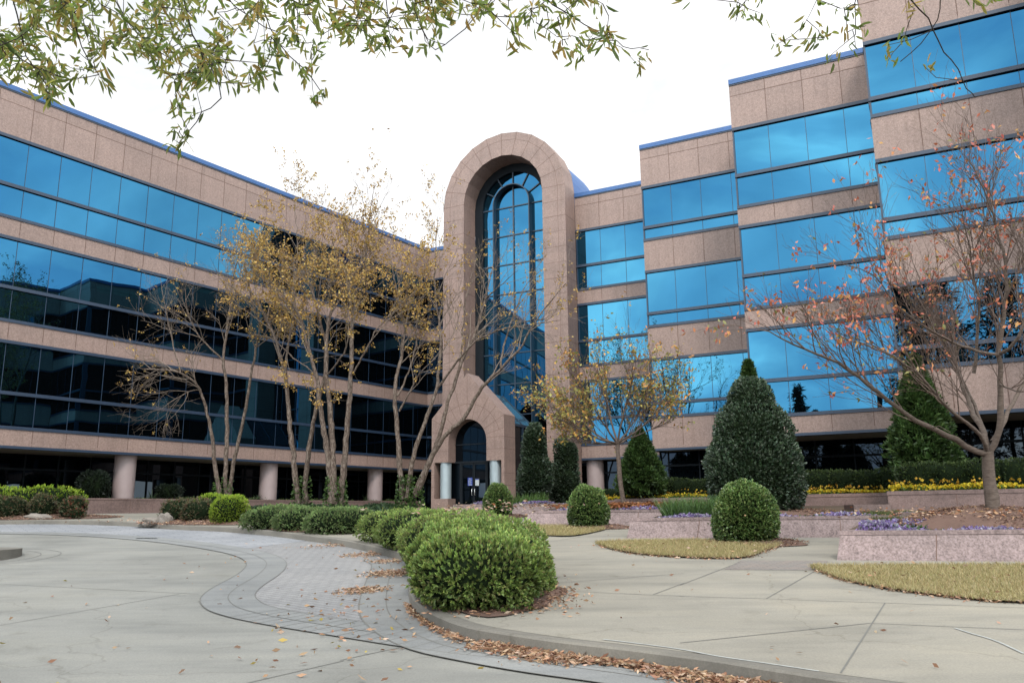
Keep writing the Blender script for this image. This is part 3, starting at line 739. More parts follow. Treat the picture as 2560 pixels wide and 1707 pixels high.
# ------------------------------------------------------------------ foliage helpers
def unit(v): return v / (np.linalg.norm(v, axis=-1, keepdims=True) + 1e-9)
def leaves_np(P, D, L_, W_, cols, jit=.2, fold=.25, shade=None):
    """kite leaves: base points P, directions D (unit), lengths L_, widths W_"""
    n = len(P); D = unit(D); rnd = unit(RNG.normal(size=(n, 3))); S = unit(np.cross(D, rnd)); U = np.cross(S, D)
    L_ = (L_ * (.7 + .6 * RNG.random(n)))[:, None] if np.isscalar(L_) else L_[:, None]
    W_ = L_ * W_
    mid = P + D * L_ * .45
    V = np.stack([P, mid + S * W_ * .5 + U * W_ * fold, P + D * L_, mid - S * W_ * .5 + U * W_ * fold], 1).reshape(-1, 3)
    F = np.arange(4 * n).reshape(-1, 4); c = pal(n, cols, jit)
    if shade is not None: c = np.clip(c * shade[:, None], 0, 1)
    return V, F, np.repeat(c, 4, axis=0)
def blob_points(C, rad, n, power=2.5, lump=.10, zmin=-.75, seed=0, shell=.18):
    """points and normals on a lumpy super-ellipsoid"""
    d = unit(RNG.normal(size=(n * 2, 3))); d = d[d[:, 2] > zmin][:n]
    r = (np.abs(d) ** power).sum(1) ** (-1 / power)
    ph = np.random.default_rng(seed).random((7, 4)) * 6.28; q = np.zeros(len(d))
    for i in range(7):
        w = np.array([math.cos(ph[i, 0]), math.sin(ph[i, 0]) * math.cos(ph[i, 1]), math.sin(ph[i, 0]) * math.sin(ph[i, 1])]) * (3.0 + 1.3 * i)
        q += np.sin(d @ w + ph[i, 3]) / (1 + .4 * i)
    rr = r * (1 + lump * q / 2.2)
    depth = np.abs(RNG.normal(size=len(d))) * shell; depth = np.minimum(depth, .5)
    P = d * (rr * (1 - depth))[:, None] * np.array(rad) + np.array(C)
    Nn = unit(d / np.array(rad))
    return P, Nn, depth
def core_mesh(C, rad, power, lump, seed, s=.86, zmin=-.75):
    nu, nv = 28, 16; V = []; F = []
    th = np.linspace(0, 2 * math.pi, nu, endpoint=False); z = np.sin(np.linspace(math.asin(zmin), math.pi / 2 - .03, nv))
    d = np.array([[math.sqrt(1 - zz * zz) * math.cos(a), math.sqrt(1 - zz * zz) * math.sin(a), zz] for zz in z for a in th])
    r = (np.abs(d) ** power).sum(1) ** (-1 / power)
    V = d * r[:, None] * np.array(rad) * s + np.array(C)
    F = [(j * nu + i, j * nu + (i + 1) % nu, (j + 1) * nu + (i + 1) % nu, (j + 1) * nu + i) for j in range(nv - 1) for i in range(nu)]
    return V, F
def bush(name, label, cat, blobs, n, ll, lw, cols, group=None, whorl=4, mat='leaf', up=.35, spread=.75, dark=.55, litter=0, parent=None, powr=2.5, lump=.1, shell=.12, zmin=-.75, trunk=None, taper=0.):
    """dense shrub: leaf whorls over lumpy blobs with a dark core. blobs: (x,y,z0,rx,ry,h)"""
    x, y, z0 = blobs[0][:3]
    t = thing(name, label, cat, (x, y, z0), group) if parent is None else parent
    area = [b[3] * b[4] + (b[3] + b[4]) * b[5] for b in blobs]; VV = []; FF = []; CC = []; nb = 0
    cv = []; cf = []
    for bi, (b, a) in enumerate(zip(blobs, area)):
        hz = b[5] / (1 + abs(zmin)); C = (b[0], b[1], b[2] + hz * abs(zmin)); rad = (b[3], b[4], hz)
        k = int(n * a / sum(area) / whorl)
        P, Nn, dep = blob_points(C, rad, k, powr, lump, zmin, bi + int(abs(x) * 10), shell)
        keep = np.ones(len(P), bool)
        for bj, b2 in enumerate(blobs):      # drop points deep inside other blobs
            if bj == bi: continue
            h2 = b2[5] / (1 + abs(zmin)); q = (P - np.array((b2[0], b2[1], b2[2] + h2 * abs(zmin)))) / np.array((b2[3], b2[4], h2))
            keep &= (np.abs(q) ** powr).sum(1) > .55
        P, Nn, dep = P[keep], Nn[keep], dep[keep]
        so = RNG.random(len(P)) < .035; P = P + Nn * (so * RNG.random(len(P)) * .09 * max(.6, min(1.2, b[3])))[:, None]
        pt_ = 1 + .17 * np.sin(P[:, 0] * 5.3 + 1) * np.sin(P[:, 1] * 4.7 + P[:, 2] * 6.1) + .10 * np.sin(P[:, 0] * 13 + P[:, 2] * 11); pt_ = np.repeat(pt_, whorl)
        P = np.repeat(P, whorl, 0); Nn = np.repeat(Nn, whorl, 0); dep = np.repeat(dep, whorl)
        if taper: P[:, :2] = np.array(C)[:2] + (P[:, :2] - np.array(C)[:2]) * (1 + taper * .35 - taper * np.clip((P[:, 2:] - b[2]) / b[5], 0, 1) ** 1.3)
        D = unit(Nn + np.array([0, 0, up]) + spread * unit(RNG.normal(size=P.shape)))
        hfrac = np.clip((P[:, 2] - b[2]) / b[5], 0, 1)
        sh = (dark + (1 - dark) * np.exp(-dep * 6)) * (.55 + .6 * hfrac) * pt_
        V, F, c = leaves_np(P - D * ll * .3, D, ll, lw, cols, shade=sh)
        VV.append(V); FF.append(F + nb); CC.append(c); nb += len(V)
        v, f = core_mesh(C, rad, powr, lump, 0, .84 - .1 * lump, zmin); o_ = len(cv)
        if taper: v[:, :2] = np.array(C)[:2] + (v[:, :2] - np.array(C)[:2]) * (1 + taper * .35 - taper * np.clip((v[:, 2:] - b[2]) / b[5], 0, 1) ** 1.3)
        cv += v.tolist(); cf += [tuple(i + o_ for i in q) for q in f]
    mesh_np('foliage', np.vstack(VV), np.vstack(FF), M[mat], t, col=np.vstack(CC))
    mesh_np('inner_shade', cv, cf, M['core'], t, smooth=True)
    if trunk:
        m = MB(); m.tube([(trunk[0], trunk[1], trunk[2]), (trunk[0] + .02, trunk[1], trunk[3])], [trunk[4], trunk[4] * .8], 10); m.build('trunk', M['bark_dark'], t)
    return t
SCL = lambda L_, f: [tuple(min(.85, x * f) for x in c) for c in L_]
AZ = [(.115, .17, .035), (.15, .20, .045), (.085, .135, .03), (.185, .225, .055), (.065, .105, .028), (.13, .175, .05), (.10, .145, .035), (.15, .14, .05)]
AZD = [(.10, .155, .045), (.075, .125, .04), (.13, .175, .06), (.06, .10, .03), (.15, .16, .07)]
HOLLY = [(.042, .07, .038), (.06, .092, .052), (.025, .048, .025), (.075, .10, .06), (.10, .12, .085), (.03, .055, .02)]
TOPI = [(.055, .10, .025), (.085, .14, .035), (.04, .075, .02), (.12, .17, .05), (.15, .18, .06)]
ARB = [(.075, .15, .035), (.10, .19, .045), (.05, .10, .022), (.135, .22, .055)]
LIME = [(.30, .40, .03), (.22, .34, .03), (.38, .45, .05), (.14, .24, .02)]
AZ = SCL(AZ, 3.5); AZD = SCL(AZD, 3.0); HOLLY = SCL(HOLLY, 2.3); TOPI = SCL(TOPI, 3.0); LIME = SCL(LIME, 1.9)
NAND = [(.20, .22, .09), (.24, .15, .08), (.30, .14, .08), (.15, .21, .08), (.24, .25, .13), (.18, .22, .10), (.28, .19, .10)]
# clipped azalea hedges that follow the kerb
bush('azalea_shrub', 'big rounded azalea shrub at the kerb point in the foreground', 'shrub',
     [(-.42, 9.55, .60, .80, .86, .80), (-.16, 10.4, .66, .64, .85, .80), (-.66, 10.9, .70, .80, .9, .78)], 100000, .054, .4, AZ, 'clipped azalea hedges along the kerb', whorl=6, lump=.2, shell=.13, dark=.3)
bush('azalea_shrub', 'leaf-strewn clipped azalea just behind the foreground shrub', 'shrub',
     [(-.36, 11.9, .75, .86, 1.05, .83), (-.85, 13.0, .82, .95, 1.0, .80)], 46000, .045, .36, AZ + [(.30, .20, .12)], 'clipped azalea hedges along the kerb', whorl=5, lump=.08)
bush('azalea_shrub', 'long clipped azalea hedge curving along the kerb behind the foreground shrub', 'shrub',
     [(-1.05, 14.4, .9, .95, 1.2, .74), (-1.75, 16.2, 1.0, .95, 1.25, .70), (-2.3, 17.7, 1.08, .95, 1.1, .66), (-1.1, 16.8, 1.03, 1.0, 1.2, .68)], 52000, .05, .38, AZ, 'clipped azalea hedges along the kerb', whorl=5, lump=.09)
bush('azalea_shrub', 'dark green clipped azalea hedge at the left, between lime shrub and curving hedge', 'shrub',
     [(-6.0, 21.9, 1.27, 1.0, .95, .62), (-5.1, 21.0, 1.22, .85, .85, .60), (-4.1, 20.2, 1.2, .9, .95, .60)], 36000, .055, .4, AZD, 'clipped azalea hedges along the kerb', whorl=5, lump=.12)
# dead leaves caught on top of the azalea
# topiary globes
MULCH = []
for lab, x, y, r, h, n in (('small round clipped holly nearest the entrance door', -.49, 25.45, .46, 1.02, 9000), ('middle round clipped holly on the plaza lawn', 1.83, 20.65, .5, 1.06, 13000), ('nearest and largest round clipped holly, with one orange leaf', 4.45, 16.3, .61, 1.18, 24000)):
    t = bush('globe_holly', lab, 'topiary', [(x, y, gpz(y), r, r, h)], n, .05, .55, TOPI, 'round clipped hollies on the plaza', whorl=3, mat='leaf_gloss', powr=2.15, lump=.1, shell=.09, zmin=-.72, taper=.30)
    MULCH.append((x + .14, y - .05, r + .34, r + .2, .07, 0.))
# conical evergreens
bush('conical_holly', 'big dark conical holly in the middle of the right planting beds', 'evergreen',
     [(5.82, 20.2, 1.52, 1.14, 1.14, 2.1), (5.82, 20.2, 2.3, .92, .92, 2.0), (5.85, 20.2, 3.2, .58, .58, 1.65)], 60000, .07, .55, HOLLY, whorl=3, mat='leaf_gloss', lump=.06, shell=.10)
bush('conical_holly', 'slim dark holly beside the entrance portal', 'evergreen',
     [(.75, 29.1, 2.25, .60, .60, 1.5), (.74, 29.1, 3.2, .44, .44, 1.55)], 15000, .08, .55, HOLLY, whorl=3, mat='leaf_gloss', lump=.1, shell=.14, taper=.25, trunk=(.75, 29.1, 1.8, 2.6, .09))
bush('conical_holly', 'loose greyish holly between the slim holly and the small tree', 'evergreen',
     [(1.85, 30.6, 1.9, .62, .6, 1.6), (1.95, 30.6, 3.0, .45, .45, 1.35)], 12000, .09, .5, HOLLY + [(.10, .14, .10)], whorl=3, lump=.16, shell=.2)
def arborvitae(label, x, y, z0, r, h, n, seed):
    t = thing('arborvitae', label, 'evergreen', (x, y, z0), 'green arborvitae in front of the right wing')
    k = n // 6; u = RNG.random(k) ** .8; zz_ = .06 + .94 * u
    prof = np.where(zz_ < .22, .80 + .9 * zz_, 1.0 - ((zz_ - .22) / .78) ** 1.35) * r
    a = RNG.random(k) * 6.283; prof = prof * (1 + .13 * np.sin(a * 5 + zz_ * 17 + seed) + .09 * np.sin(a * 9 - zz_ * 31) + .08 * RNG.normal(size=k))
    rr = prof * (1 - .35 * RNG.random(k) ** 3)
    P = np.column_stack([x + rr * np.cos(a), y + rr * np.sin(a), z0 + zz_ * h])
    out = np.column_stack([np.cos(a), np.sin(a), .9 + 0 * a])
    P = np.repeat(P, 6, 0); D = unit(np.repeat(out, 6, 0) + .7 * RNG.normal(size=(k * 6, 3)))
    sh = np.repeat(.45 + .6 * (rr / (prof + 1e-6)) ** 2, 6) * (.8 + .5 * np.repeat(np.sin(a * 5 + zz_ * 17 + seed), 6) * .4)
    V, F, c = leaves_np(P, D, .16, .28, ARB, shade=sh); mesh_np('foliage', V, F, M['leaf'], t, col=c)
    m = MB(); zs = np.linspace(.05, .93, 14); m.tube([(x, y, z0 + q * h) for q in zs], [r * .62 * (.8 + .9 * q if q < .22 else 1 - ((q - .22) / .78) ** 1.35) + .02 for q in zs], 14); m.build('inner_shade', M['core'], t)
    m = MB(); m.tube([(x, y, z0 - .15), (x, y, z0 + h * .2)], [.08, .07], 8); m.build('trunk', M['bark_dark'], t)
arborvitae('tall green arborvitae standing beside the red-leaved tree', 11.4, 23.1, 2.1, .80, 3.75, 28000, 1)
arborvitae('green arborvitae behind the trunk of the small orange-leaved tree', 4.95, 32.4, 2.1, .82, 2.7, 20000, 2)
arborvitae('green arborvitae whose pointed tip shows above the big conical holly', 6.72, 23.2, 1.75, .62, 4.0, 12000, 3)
m = MB(); m.box(10.62, 10.82, 22.7, 22.9, 2.0, 2.75); tag(m.build('short_post', M['bluegrey']), 'short blue-grey post under the tall arborvitae', 'post')
# clipped hedges under the right wing
for lab, W, s0, s1, dp, z1, n in (('dark clipped hedge behind the nearest yellow flowers', W4, -1.0, 5.4, -1.9, 2.82, 24000), ('dark clipped hedge between conical holly and tall arborvitae', W3, -6.2, -1.1, -1.9, 2.88, 20000),
                           ('dark clipped hedge behind the low flower wall by the small tree', W2, -11.2, -6.2, -1.9, 2.9, 16000), ('dark clipped hedge near the foot of the big arch', W1, -15.6, -11.2, -1.9, 2.7, 12000)):
    bl = []; s = s0 + .5
    while s < s1: p = W(s, dp, 0); bl.append((p[0], p[1], 2.0, .62, .55, z1 - 2.0 + random.uniform(-.05, .05))); s += .72
    bush('clipped_hedge', lab, 'hedge', bl, n, .065, .5, [(.07, .12, .035), (.10, .155, .04), (.05, .085, .028), (.14, .19, .055)], 'dark hedges below the right wing', whorl=3, powr=4, lump=.06)
# beds at the far left
bush('lime_shrub', 'lime green shrub, front one of the pair beside the dark azalea hedge', 'shrub', [(-8.0, 23.7, 1.40, .52, .5, .82)], 9000, .055, .3, LIME, 'lime green shrubs', whorl=4, lump=.1)
bush('lime_shrub', 'lime green shrub, rear one behind the red-tinged nandina', 'shrub', [(-9.0, 25.2, 1.50, .6, .5, .80)], 8000, .055, .3, LIME, 'lime green shrubs', whorl=4, lump=.1)
bush('lime_shrub', 'wide lime green shrub at the far left edge', 'shrub', [(-16.0, 28.6, 1.70, 1.3, .8, 1.05), (-17.6, 28.8, 1.70, 1.2, .8, 1.02)], 14000, .08, .3, LIME, 'lime green shrubs', whorl=4, lump=.14, up=.6)
for lab, bl, n in (('red-tinged nandina clump left of the lime shrub pair', [(-9.75, 24.6, 1.46, .55, .5, .72), (-9.05, 24.2, 1.43, .5, .45, .70)], 8000),
                   ('wide red-brown nandina at the far left edge', [(-16.6, 27.5, 1.6, .85, .6, .78)], 7000), ('greyish green nandina second from the left edge', [(-15.45, 27.6, 1.62, .42, .42, .78)], 4000),
                   ('nandina with bright red leaves at its foot, third from the left edge', [(-14.3, 27.3, 1.62, .42, .42, .72), (-14.0, 27.0, 1.6, .25, .22, .35)], 4500)):
    t = bush('nandina', lab, 'shrub', bl, n, .075, .3, NAND if 'bright' not in lab else NAND + [(.45, .03, .03)], 'nandina shrubs', whorl=4, lump=.2, shell=.25, spread=1.)
def mound(name, label, x, y, rx, ry, h, mat, zf=gpz, rot=0.):
    V = []; F = []; nu, nv = 36, 8
    for j in range(nv):
        q = j / (nv - 1); rr = 1 - q; zz_ = h * (1 - rr ** 2)
        for i in range(nu):
            a = 2 * math.pi * i / nu; w = 1 + .12 * math.sin(3 * a + x) + .06 * math.sin(7 * a)
            px, py = rx * rr * w * math.cos(a), ry * rr * w * math.sin(a); px, py = px * math.cos(rot) - py * math.sin(rot), px * math.sin(rot) + py * math.cos(rot)
            V.append((x + px, y + py, zf(y + py) + zz_ + .015 + (.02 * math.sin(9 * a + 5 * q) if 0 < q < 1 else 0)))
    for j in range(nv - 1):
        for i in range(nu): F.append((j * nu + i, j * nu + (i + 1) % nu, (j + 1) * nu + (i + 1) % nu, (j + 1) * nu + i))
    return tag(mesh_np(name, V, F, M[mat], smooth=True), kind='structure')
CHIP = [(.30, .17, .12), (.22, .11, .075), (.38, .23, .17), (.16, .08, .055), (.27, .15, .11)]
def mulch(x, y, rx, ry, h, zf=gpz, rot=0., n=None):
    mound('mulch_bed', '', x, y, rx, ry, h, 'mulch', zf, rot)
    n = n or int(1400 * rx * ry); a = RNG.random(n) * 6.283; q = np.sqrt(RNG.random(n)) * 1.04; px, py = rx * q * np.cos(a), ry * q * np.sin(a)
    X = x + px * math.cos(rot) - py * math.sin(rot); Y = y + px * math.sin(rot) + py * math.cos(rot)
    P = np.column_stack([X, Y, np.array([zf(b) for b in Y]) + h * (1 - np.minimum(q, 1) ** 2) + .012 + .02 * RNG.random(n)])
    D = np.column_stack([RNG.normal(size=(n, 2)), .35 * RNG.normal(size=n)]); V, F, c = leaves_np(P, D, .06, .3, CHIP + DEAD[:2], .3); tag(mesh_np('bark_chips', V, F, M['deadleaf'], col=c), kind='stuff')
DEAD = [(.60, .34, .20), (.70, .45, .29), (.48, .25, .15), (.78, .55, .40), (.40, .20, .12), (.66, .40, .23)]
for a in MULCH: mulch(a[0], a[1], a[2], a[3], a[4])
mulch(-8.9, 24.3, 2.0, 1.0, .1, rot=-.3); mulch(-16.0, 27.7, 3.0, 1.1, .1)
mulch(8.3, 14.75, 1.75, 1.15, .32, terr, n=5200); mulch(3.1, 23.6, 1.7, 1.0, .16, terr); mulch(5.9, 20.0, 2.0, 1.3, .1, terr)
mulch(-.26, 10.0, .84, 1.2, .05); mulch(-4.9, 21.0, 1.8, .8, .05, rot=-.75)
def rock(label, x, y, rx, ry, h, z, seed):
    rg = np.random.default_rng(seed); import bmesh
    bm = bmesh.new(); bmesh.ops.create_icosphere(bm, subdivisions=3, radius=1)
    ph = rg.random((4, 3)) * 4
    for v in bm.verts:
        q = np.array(v.co); d = 1 + .16 * sum(math.sin(q @ ph[i] * 1.6 + i) for i in range(4)) / 2
        p = np.round(q * 2.2) / 2.2 * .35 + q * .65
        v.co = (x + p[0] * rx * d, y + p[1] * ry * d, z + p[2] * h * d)
    me = bpy.data.meshes.new('boulder'); bm.to_mesh(me); bm.free(); me.materials.append(M['rock'])
    tag(put('boulder', me), label, 'rock', 'boulders edging the left beds')
rock('pale low boulder at the tip of the mulch bed by the lime shrubs', -10.3, 24.1, .32, .18, .15, 1.5, 3); rock('taller boulder beside the red-tinged nandina clump', -9.9, 23.95, .2, .17, .24, 1.5, 4); rock('flat stone slab under the nandinas at the far left', -15.2, 27.0, .48, .2, .12, 1.66, 5)
# plants in the left planter
for lab, s, r, h, n in (('dark camellia shrub left of the first pink column', 18.55, .62, 1.2, 7000), ('small dark camellia between the first two pink columns', 21.9, .5, .78, 5000)):
    p = WLp(s, -.75, 0); bush('camellia', lab, 'shrub', [(p[0], p[1], 2.3, r, r, h)], n, .09, .5, [(.03, .05, .028), (.045, .07, .04), (.06, .08, .05), (.02, .035, .02)], 'camellias below the left wing', whorl=3, lump=.18, shell=.25)
def strap_plant(label, x, y, z, r, n, cols):
    a = RNG.random(n) * 6.283; el = .3 + RNG.random(n) * 1.1; Lh = r * (.7 + .5 * RNG.random(n))
    V = []; F = []; C = []
    c = pal(n, cols)
    for i in range(n):
        d = np.array([math.cos(a[i]), math.sin(a[i]), 0]); s_ = np.array([-d[1], d[0], 0]) * .018
        p = np.array([x, y, z]); b = len(V); k = 5
        for j in range(k):
            q = j / (k - 1); pos = p + d * Lh[i] * q * math.cos(el[i]) + np.array([0, 0, Lh[i] * (q * math.sin(el[i]) * 1.3 - .5 * q * q)]); w = 1 - q * .9
            V += [pos - s_ * w, pos + s_ * w]; C += [c[i]] * 2
        F += [(b + 2 * j, b + 2 * j + 1, b + 2 * j + 3, b + 2 * j + 2) for j in range(k - 1)]
    o = mesh_np('strap_leaf_plant', V, F, M['leaf'], col=np.array(C)); return tag(o, label, 'plant', 'strap-leaved plants in the left planter')
for lab, s in (('strap-leaved plant right of the first pink column', 21.0), ('strap-leaved plant left of the second pink column', 26.6), ('strap-leaved plant left of the third pink column', 33.9)):
    p = WLp(s, -.55, 0); strap_plant(lab, p[0], p[1], 2.3, .6, 40, [(.05, .09, .035), (.08, .12, .05)])
def scatter_strip(name, W, s0, s1, t0, t1, z, n, ll, lw, cols, h, mat='leaf', dens=None):
    s = s0 + (s1 - s0) * RNG.random(n); t = t0 + (t1 - t0) * RNG.random(n)
    wv = .5 + .5 * np.sin(s * 3.1) * np.sin(s * 1.3 + 1) + .25 * RNG.normal(size=n)
    k = RNG.random(n) < np.clip(.25 + wv, .1, 1); s, t = s[k], t[k]
    d0 = np.array(W(0, 0, 0)); ds = np.array(W(1, 0, 0)) - d0; dt = np.array(W(0, 1, 0)) - d0
    P = d0 + s[:, None] * ds + t[:, None] * dt; hh = h * (.55 + .45 * np.sin(s * 2.3) * np.sin(s * .9)); P[:, 2] = z + np.abs(hh) * RNG.random(len(s))
    D = unit(RNG.normal(size=P.shape) + np.array([0, 0, .8])); V, F, c = leaves_np(P, D, ll, lw, cols); o = mesh_np(name, V, F, M[mat], col=c); return tag(o, kind='stuff')
scatter_strip('planter_greenery', WLp, 12, 37.5, -1.1, -.3, 2.3, 9000, .09, .35, [(.08, .13, .03), (.12, .19, .04), (.05, .09, .025), (.18, .24, .06)], .22)
for W, s0, s1, zt, n in ((W4, -1.25, 5.4, 2.06, 5200), (W3, -6.25, -1.35, 2.1, 4200), (W2, -11.3, -6.35, 2.14, 3600), (W1, -15.8, -11.4, 2.16, 2400)):
    scatter_strip('flower_greenery', W, s0, s1, -1.0, -.34, zt - .06, int(n * 1.5), .09, .45, [(.10, .20, .03), (.14, .26, .05), (.07, .13, .025)], .16)
    scatter_strip('yellow_flowers', W, s0, s1, -.85, -.32, zt + .03, int(n * .6), .075, .9, [(.85, .62, .03), (.88, .70, .06), (.82, .52, .03)], .12, 'petal')
    scatter_strip('yellow_flowers', W, s0, s1, -1.15, -.8, zt + .16, n // 26, .075, .9, [(.85, .55, .06), (.8, .42, .05)], .18, 'petal')
PUR = [(.44, .32, .66), (.52, .40, .72), (.36, .22, .55), (.68, .60, .80), (.80, .76, .86), (.58, .48, .74)]
def pansy(poly, n, zf, h, extra=0.):
    q = sample_poly(poly, n); P = np.column_stack([q, [zf(b) for b in q[:, 1]]]); hm = h * (.6 + .4 * np.sin(q[:, 0] * 4.1 + q[:, 1] * 2)); P[:, 2] += np.abs(hm) * (.5 + .5 * RNG.random(n)) + extra
    D = unit(RNG.normal(size=P.shape) * .8 + np.array([0, -.5, .8])); V, F, c = leaves_np(P, D, .06, .9, PUR); tag(mesh_np('purple_flowers', V, F, M['petal'], col=c), kind='stuff')
    q = sample_poly(poly, n // 2); P = np.column_stack([q, [zf(b) - .02 for b in q[:, 1]]]); P[:, 2] += np.abs(h) * .6 * RNG.random(len(q)); D = unit(RNG.normal(size=P.shape) + np.array([0, 0, .9])); V, F, c = leaves_np(P, D, .07, .5, [(.06, .12, .03), (.09, .16, .04)]); tag(mesh_np('flower_greenery', V, F, M['leaf'], col=c), kind='stuff')
pansy([(5.55, 13.75), (10.4, 12.95), (10.4, 13.3), (6.6, 13.95), (5.75, 14.05)], 2600, lambda y: 1.2, .1)
pansy([(5.6, 13.8), (6.7, 13.75), (7.3, 14.9), (6.9, 15.4), (6.2, 14.8)], 2200, lambda y: 1.22, .2)
pansy([(2.95, 18.1), (8.4, 17.55), (8.4, 17.95), (3.1, 18.45)], 2600, lambda y: 1.42, .13)
pansy([(.85, 22.3), (4.4, 21.75), (4.5, 22.2), (1.0, 22.7)], 1800, lambda y: 1.62, .13)
pansy([(-1.5, 27.65), (2.2, 26.95), (2.3, 27.5), (-1.3, 28.2)], 1800, lambda y: 1.86, .14)
q = sample_poly([(3.3, 18.3), (5.4, 18.1), (5.4, 19.0), (3.4, 19.2)], 2600); blades('daylily_leaves', q, np.full(len(q), 1.48), .36, .028, [(.13, .24, .06), (.17, .30, .08), (.09, .18, .05)], 1.0)
q = sample_poly([(-.1, 28.0), (1.1, 28.0), (1.1, 28.7), (-.1, 28.7)], 500); blades('daylily_leaves', q, np.full(len(q), 1.92), .3, .03, [(.15, .28, .06), (.2, .34, .08)], 1.0)
q = sample_poly([(8.9, 17.9), (9.9, 15.4), (7.4, 16.6), (6.9, 19.5), (9.3, 19.9)], 6000); blades('turf_grass', q, np.array([terr(b) for b in q[:, 1]]), .07, .012, [(.16, .20, .05), (.25, .24, .07), (.12, .17, .04)], 1.0)
# ivy / ground cover round the birches
def ivy(poly, n, h, zf=gpz):
    q = sample_poly(poly, n); P = np.column_stack([q, [zf(b) for b in q[:, 1]]]); hm = h * (.6 + .4 * np.sin(q[:, 0] * 2.3) * np.sin(q[:, 1] * 1.9)); P[:, 2] += hm * RNG.random(n) ** .6
    D = unit(RNG.normal(size=P.shape) + np.array([0, -.3, .6])); V, F, c = leaves_np(P, D, .10, .7, [(.05, .10, .035), (.07, .13, .05), (.035, .075, .03), (.10, .16, .06)]); tag(mesh_np('ground_cover', V, F, M['leaf'], col=c), kind='stuff')
ivy([(-8.9, 25.9), (-6.3, 23.9), (-3.0, 19.9), (-2.6, 20.6), (-3.0, 24.5), (-3.6, 31.5), (-9.0, 30.6)], 30000, .24)
strip_mesh('planting_bed', [[(-9.0, 26.0), (-6.3, 23.9), (-2.9, 19.8), (-2.4, 20.6), (-2.8, 24.5), (-3.4, 31.5), (-9.0, 30.8)]], gpz, M['soil'], .02)
m = MB(); x, y = -8.15, 27.5; m.cyl(x, y, gpz(y), gpz(y) + .22, .03, 10); V_ = [(x, y, gpz(y) + .22), (x + .02, y + .12, gpz(y) + .33)]; m.tube(V_, [.05, .085], 12); tag(m.build('garden_spotlight', M['black']), 'small black spotlight standing in the ground cover', 'lamp')
# dead leaves on the paving
DEAD = [(.60, .34, .20), (.70, .45, .29), (.48, .25, .15), (.78, .55, .40), (.40, .20, .12), (.66, .40, .23)]
def litter(name, P2, zf, ll=.06, lw=.32, cols=DEAD, pile=.02, z=.006):
    n = len(P2); P = np.column_stack([P2, [zf(b) + z for b in P2[:, 1]]]); P[:, 2] += pile * RNG.random(n)
    a = RNG.random(n) * 6.283; D = np.column_stack([np.cos(a), np.sin(a), .25 * RNG.normal(size=n)]); V, F, c = leaves_np(P, D, ll, lw, cols, .25, .15); return tag(mesh_np(name, V, F, M['deadleaf'], col=c), kind='stuff')
# drift in the gutter
w_ = []; 
for i in range(len(KS) - 1):
    p = KS[i]
    if 2.6 < p[1] < 10.0:
        T = KS[i + 1] - KS[i]; ln = np.linalg.norm(T); nn = np.array([-T[1], T[0]]) / ln
        dens = 1500 if p[1] < 7.9 else 260; wd = .15 if p[1] < 7.9 else .06
        k = int(ln * dens); q = KS[i] + T * RNG.random((k, 1)) + nn * (.012 + .02 + np.abs(RNG.normal(size=(k, 1))) * wd * (.7 + .5 * math.sin(p[0] * 5) * math.sin(p[0] * 1.7))); w_.append(q)
litter('leaf_litter', np.vstack(w_), gd, .065, .3, pile=.035)
def patch(x, y, rx, ry, n, rot=0.):
    q = RNG.normal(size=(n, 2)) * np.array([rx, ry]) * .5; c, s_ = math.cos(rot), math.sin(rot); return np.column_stack([x + q[:, 0] * c - q[:, 1] * s_, y + q[:, 0] * s_ + q[:, 1] * c])
pt = [(-2.003,11.381),(-1.866,13.109),(-2.209,14.78),(-2.716,16.041),(-3.557,18.123)]
litter('leaf_litter', np.vstack([patch(x, y, rx, ry, n, .7) for (x, y), rx, ry, n in zip(pt, (.32, .42, .3, .6, .9), (.22, .35, .3, .35, .4), (650, 800, 260, 420, 420))]), gd, .06, .3, [(.72, .48, .32), (.80, .58, .42), (.62, .38, .24), (.54, .31, .19)], .03)
q = np.vstack([sample_poly([(-8, 9), (-2, 5.5), (2, 5.2), (-1.5, 9.5), (-2, 15), (-6, 20)], 95), patch(-1.6, 9.0, 1.2, 2.5, 160)]); litter('scattered_leaves', q, gd, .075, .4, DEAD + [(.6, .45, .12)], .005)
q = np.vstack([sample_poly([(-1, 8.2), (2.4, 6.2), (5.5, 5), (6, 9), (4.5, 12), (3, 18), (0, 20)], 55), patch(-.15, 9.0, .8, .5, 130), patch(.55, 10.1, .3, 1.1, 150)]); litter('scattered_leaves', q, gpz, .065, .36, DEAD, .02)
def edge_litter(P, n, sd=.07):
    P = np.array(P); i = RNG.integers(0, len(P) - 1, n); return P[i] + (P[i + 1] - P[i]) * RNG.random((n, 1)) + RNG.normal(size=(n, 2)) * sd
ea = [p for p in LA if p[1] < 11.9]; litter('leaf_litter', edge_litter(ea, 700, .045), gpz, .055, .34, DEAD, .03); litter('leaf_litter', edge_litter([p for p in LB if p[1] < 15.9], 450, .06), gpz, .06, .34, DEAD, .03)
litter('scattered_leaves', np.vstack([sample_poly(LA, 60), sample_poly(LB, 40)]), gpz, .07, .4, DEAD, .02, .07)
litter('leaf_litter', patch(3.3, 22.9, 2.4, .8, 1500), terr, .12, .45, [(.40, .15, .05), (.30, .10, .04), (.48, .22, .09)], .07, .1)
litter('leaf_litter', np.vstack([patch(8.2, 14.5, 2.4, 1.4, 500)]), lambda y: terr(y) + .2, .08, .4, DEAD + [(.55, .2, .08)], .1)
litter('leaf_litter', np.vstack([patch(-8.7, 23.9, 3.0, .9, 500, -.3)]), gpz, .08, .4, DEAD, .05, .05)
q = patch(-.35, 12.5, 1.2, 1.6, 160); litter('scattered_leaves', q, lambda y: gpz(y) + .88, .07, .36, [(.62, .45, .34), (.5, .3, .2)], .05)

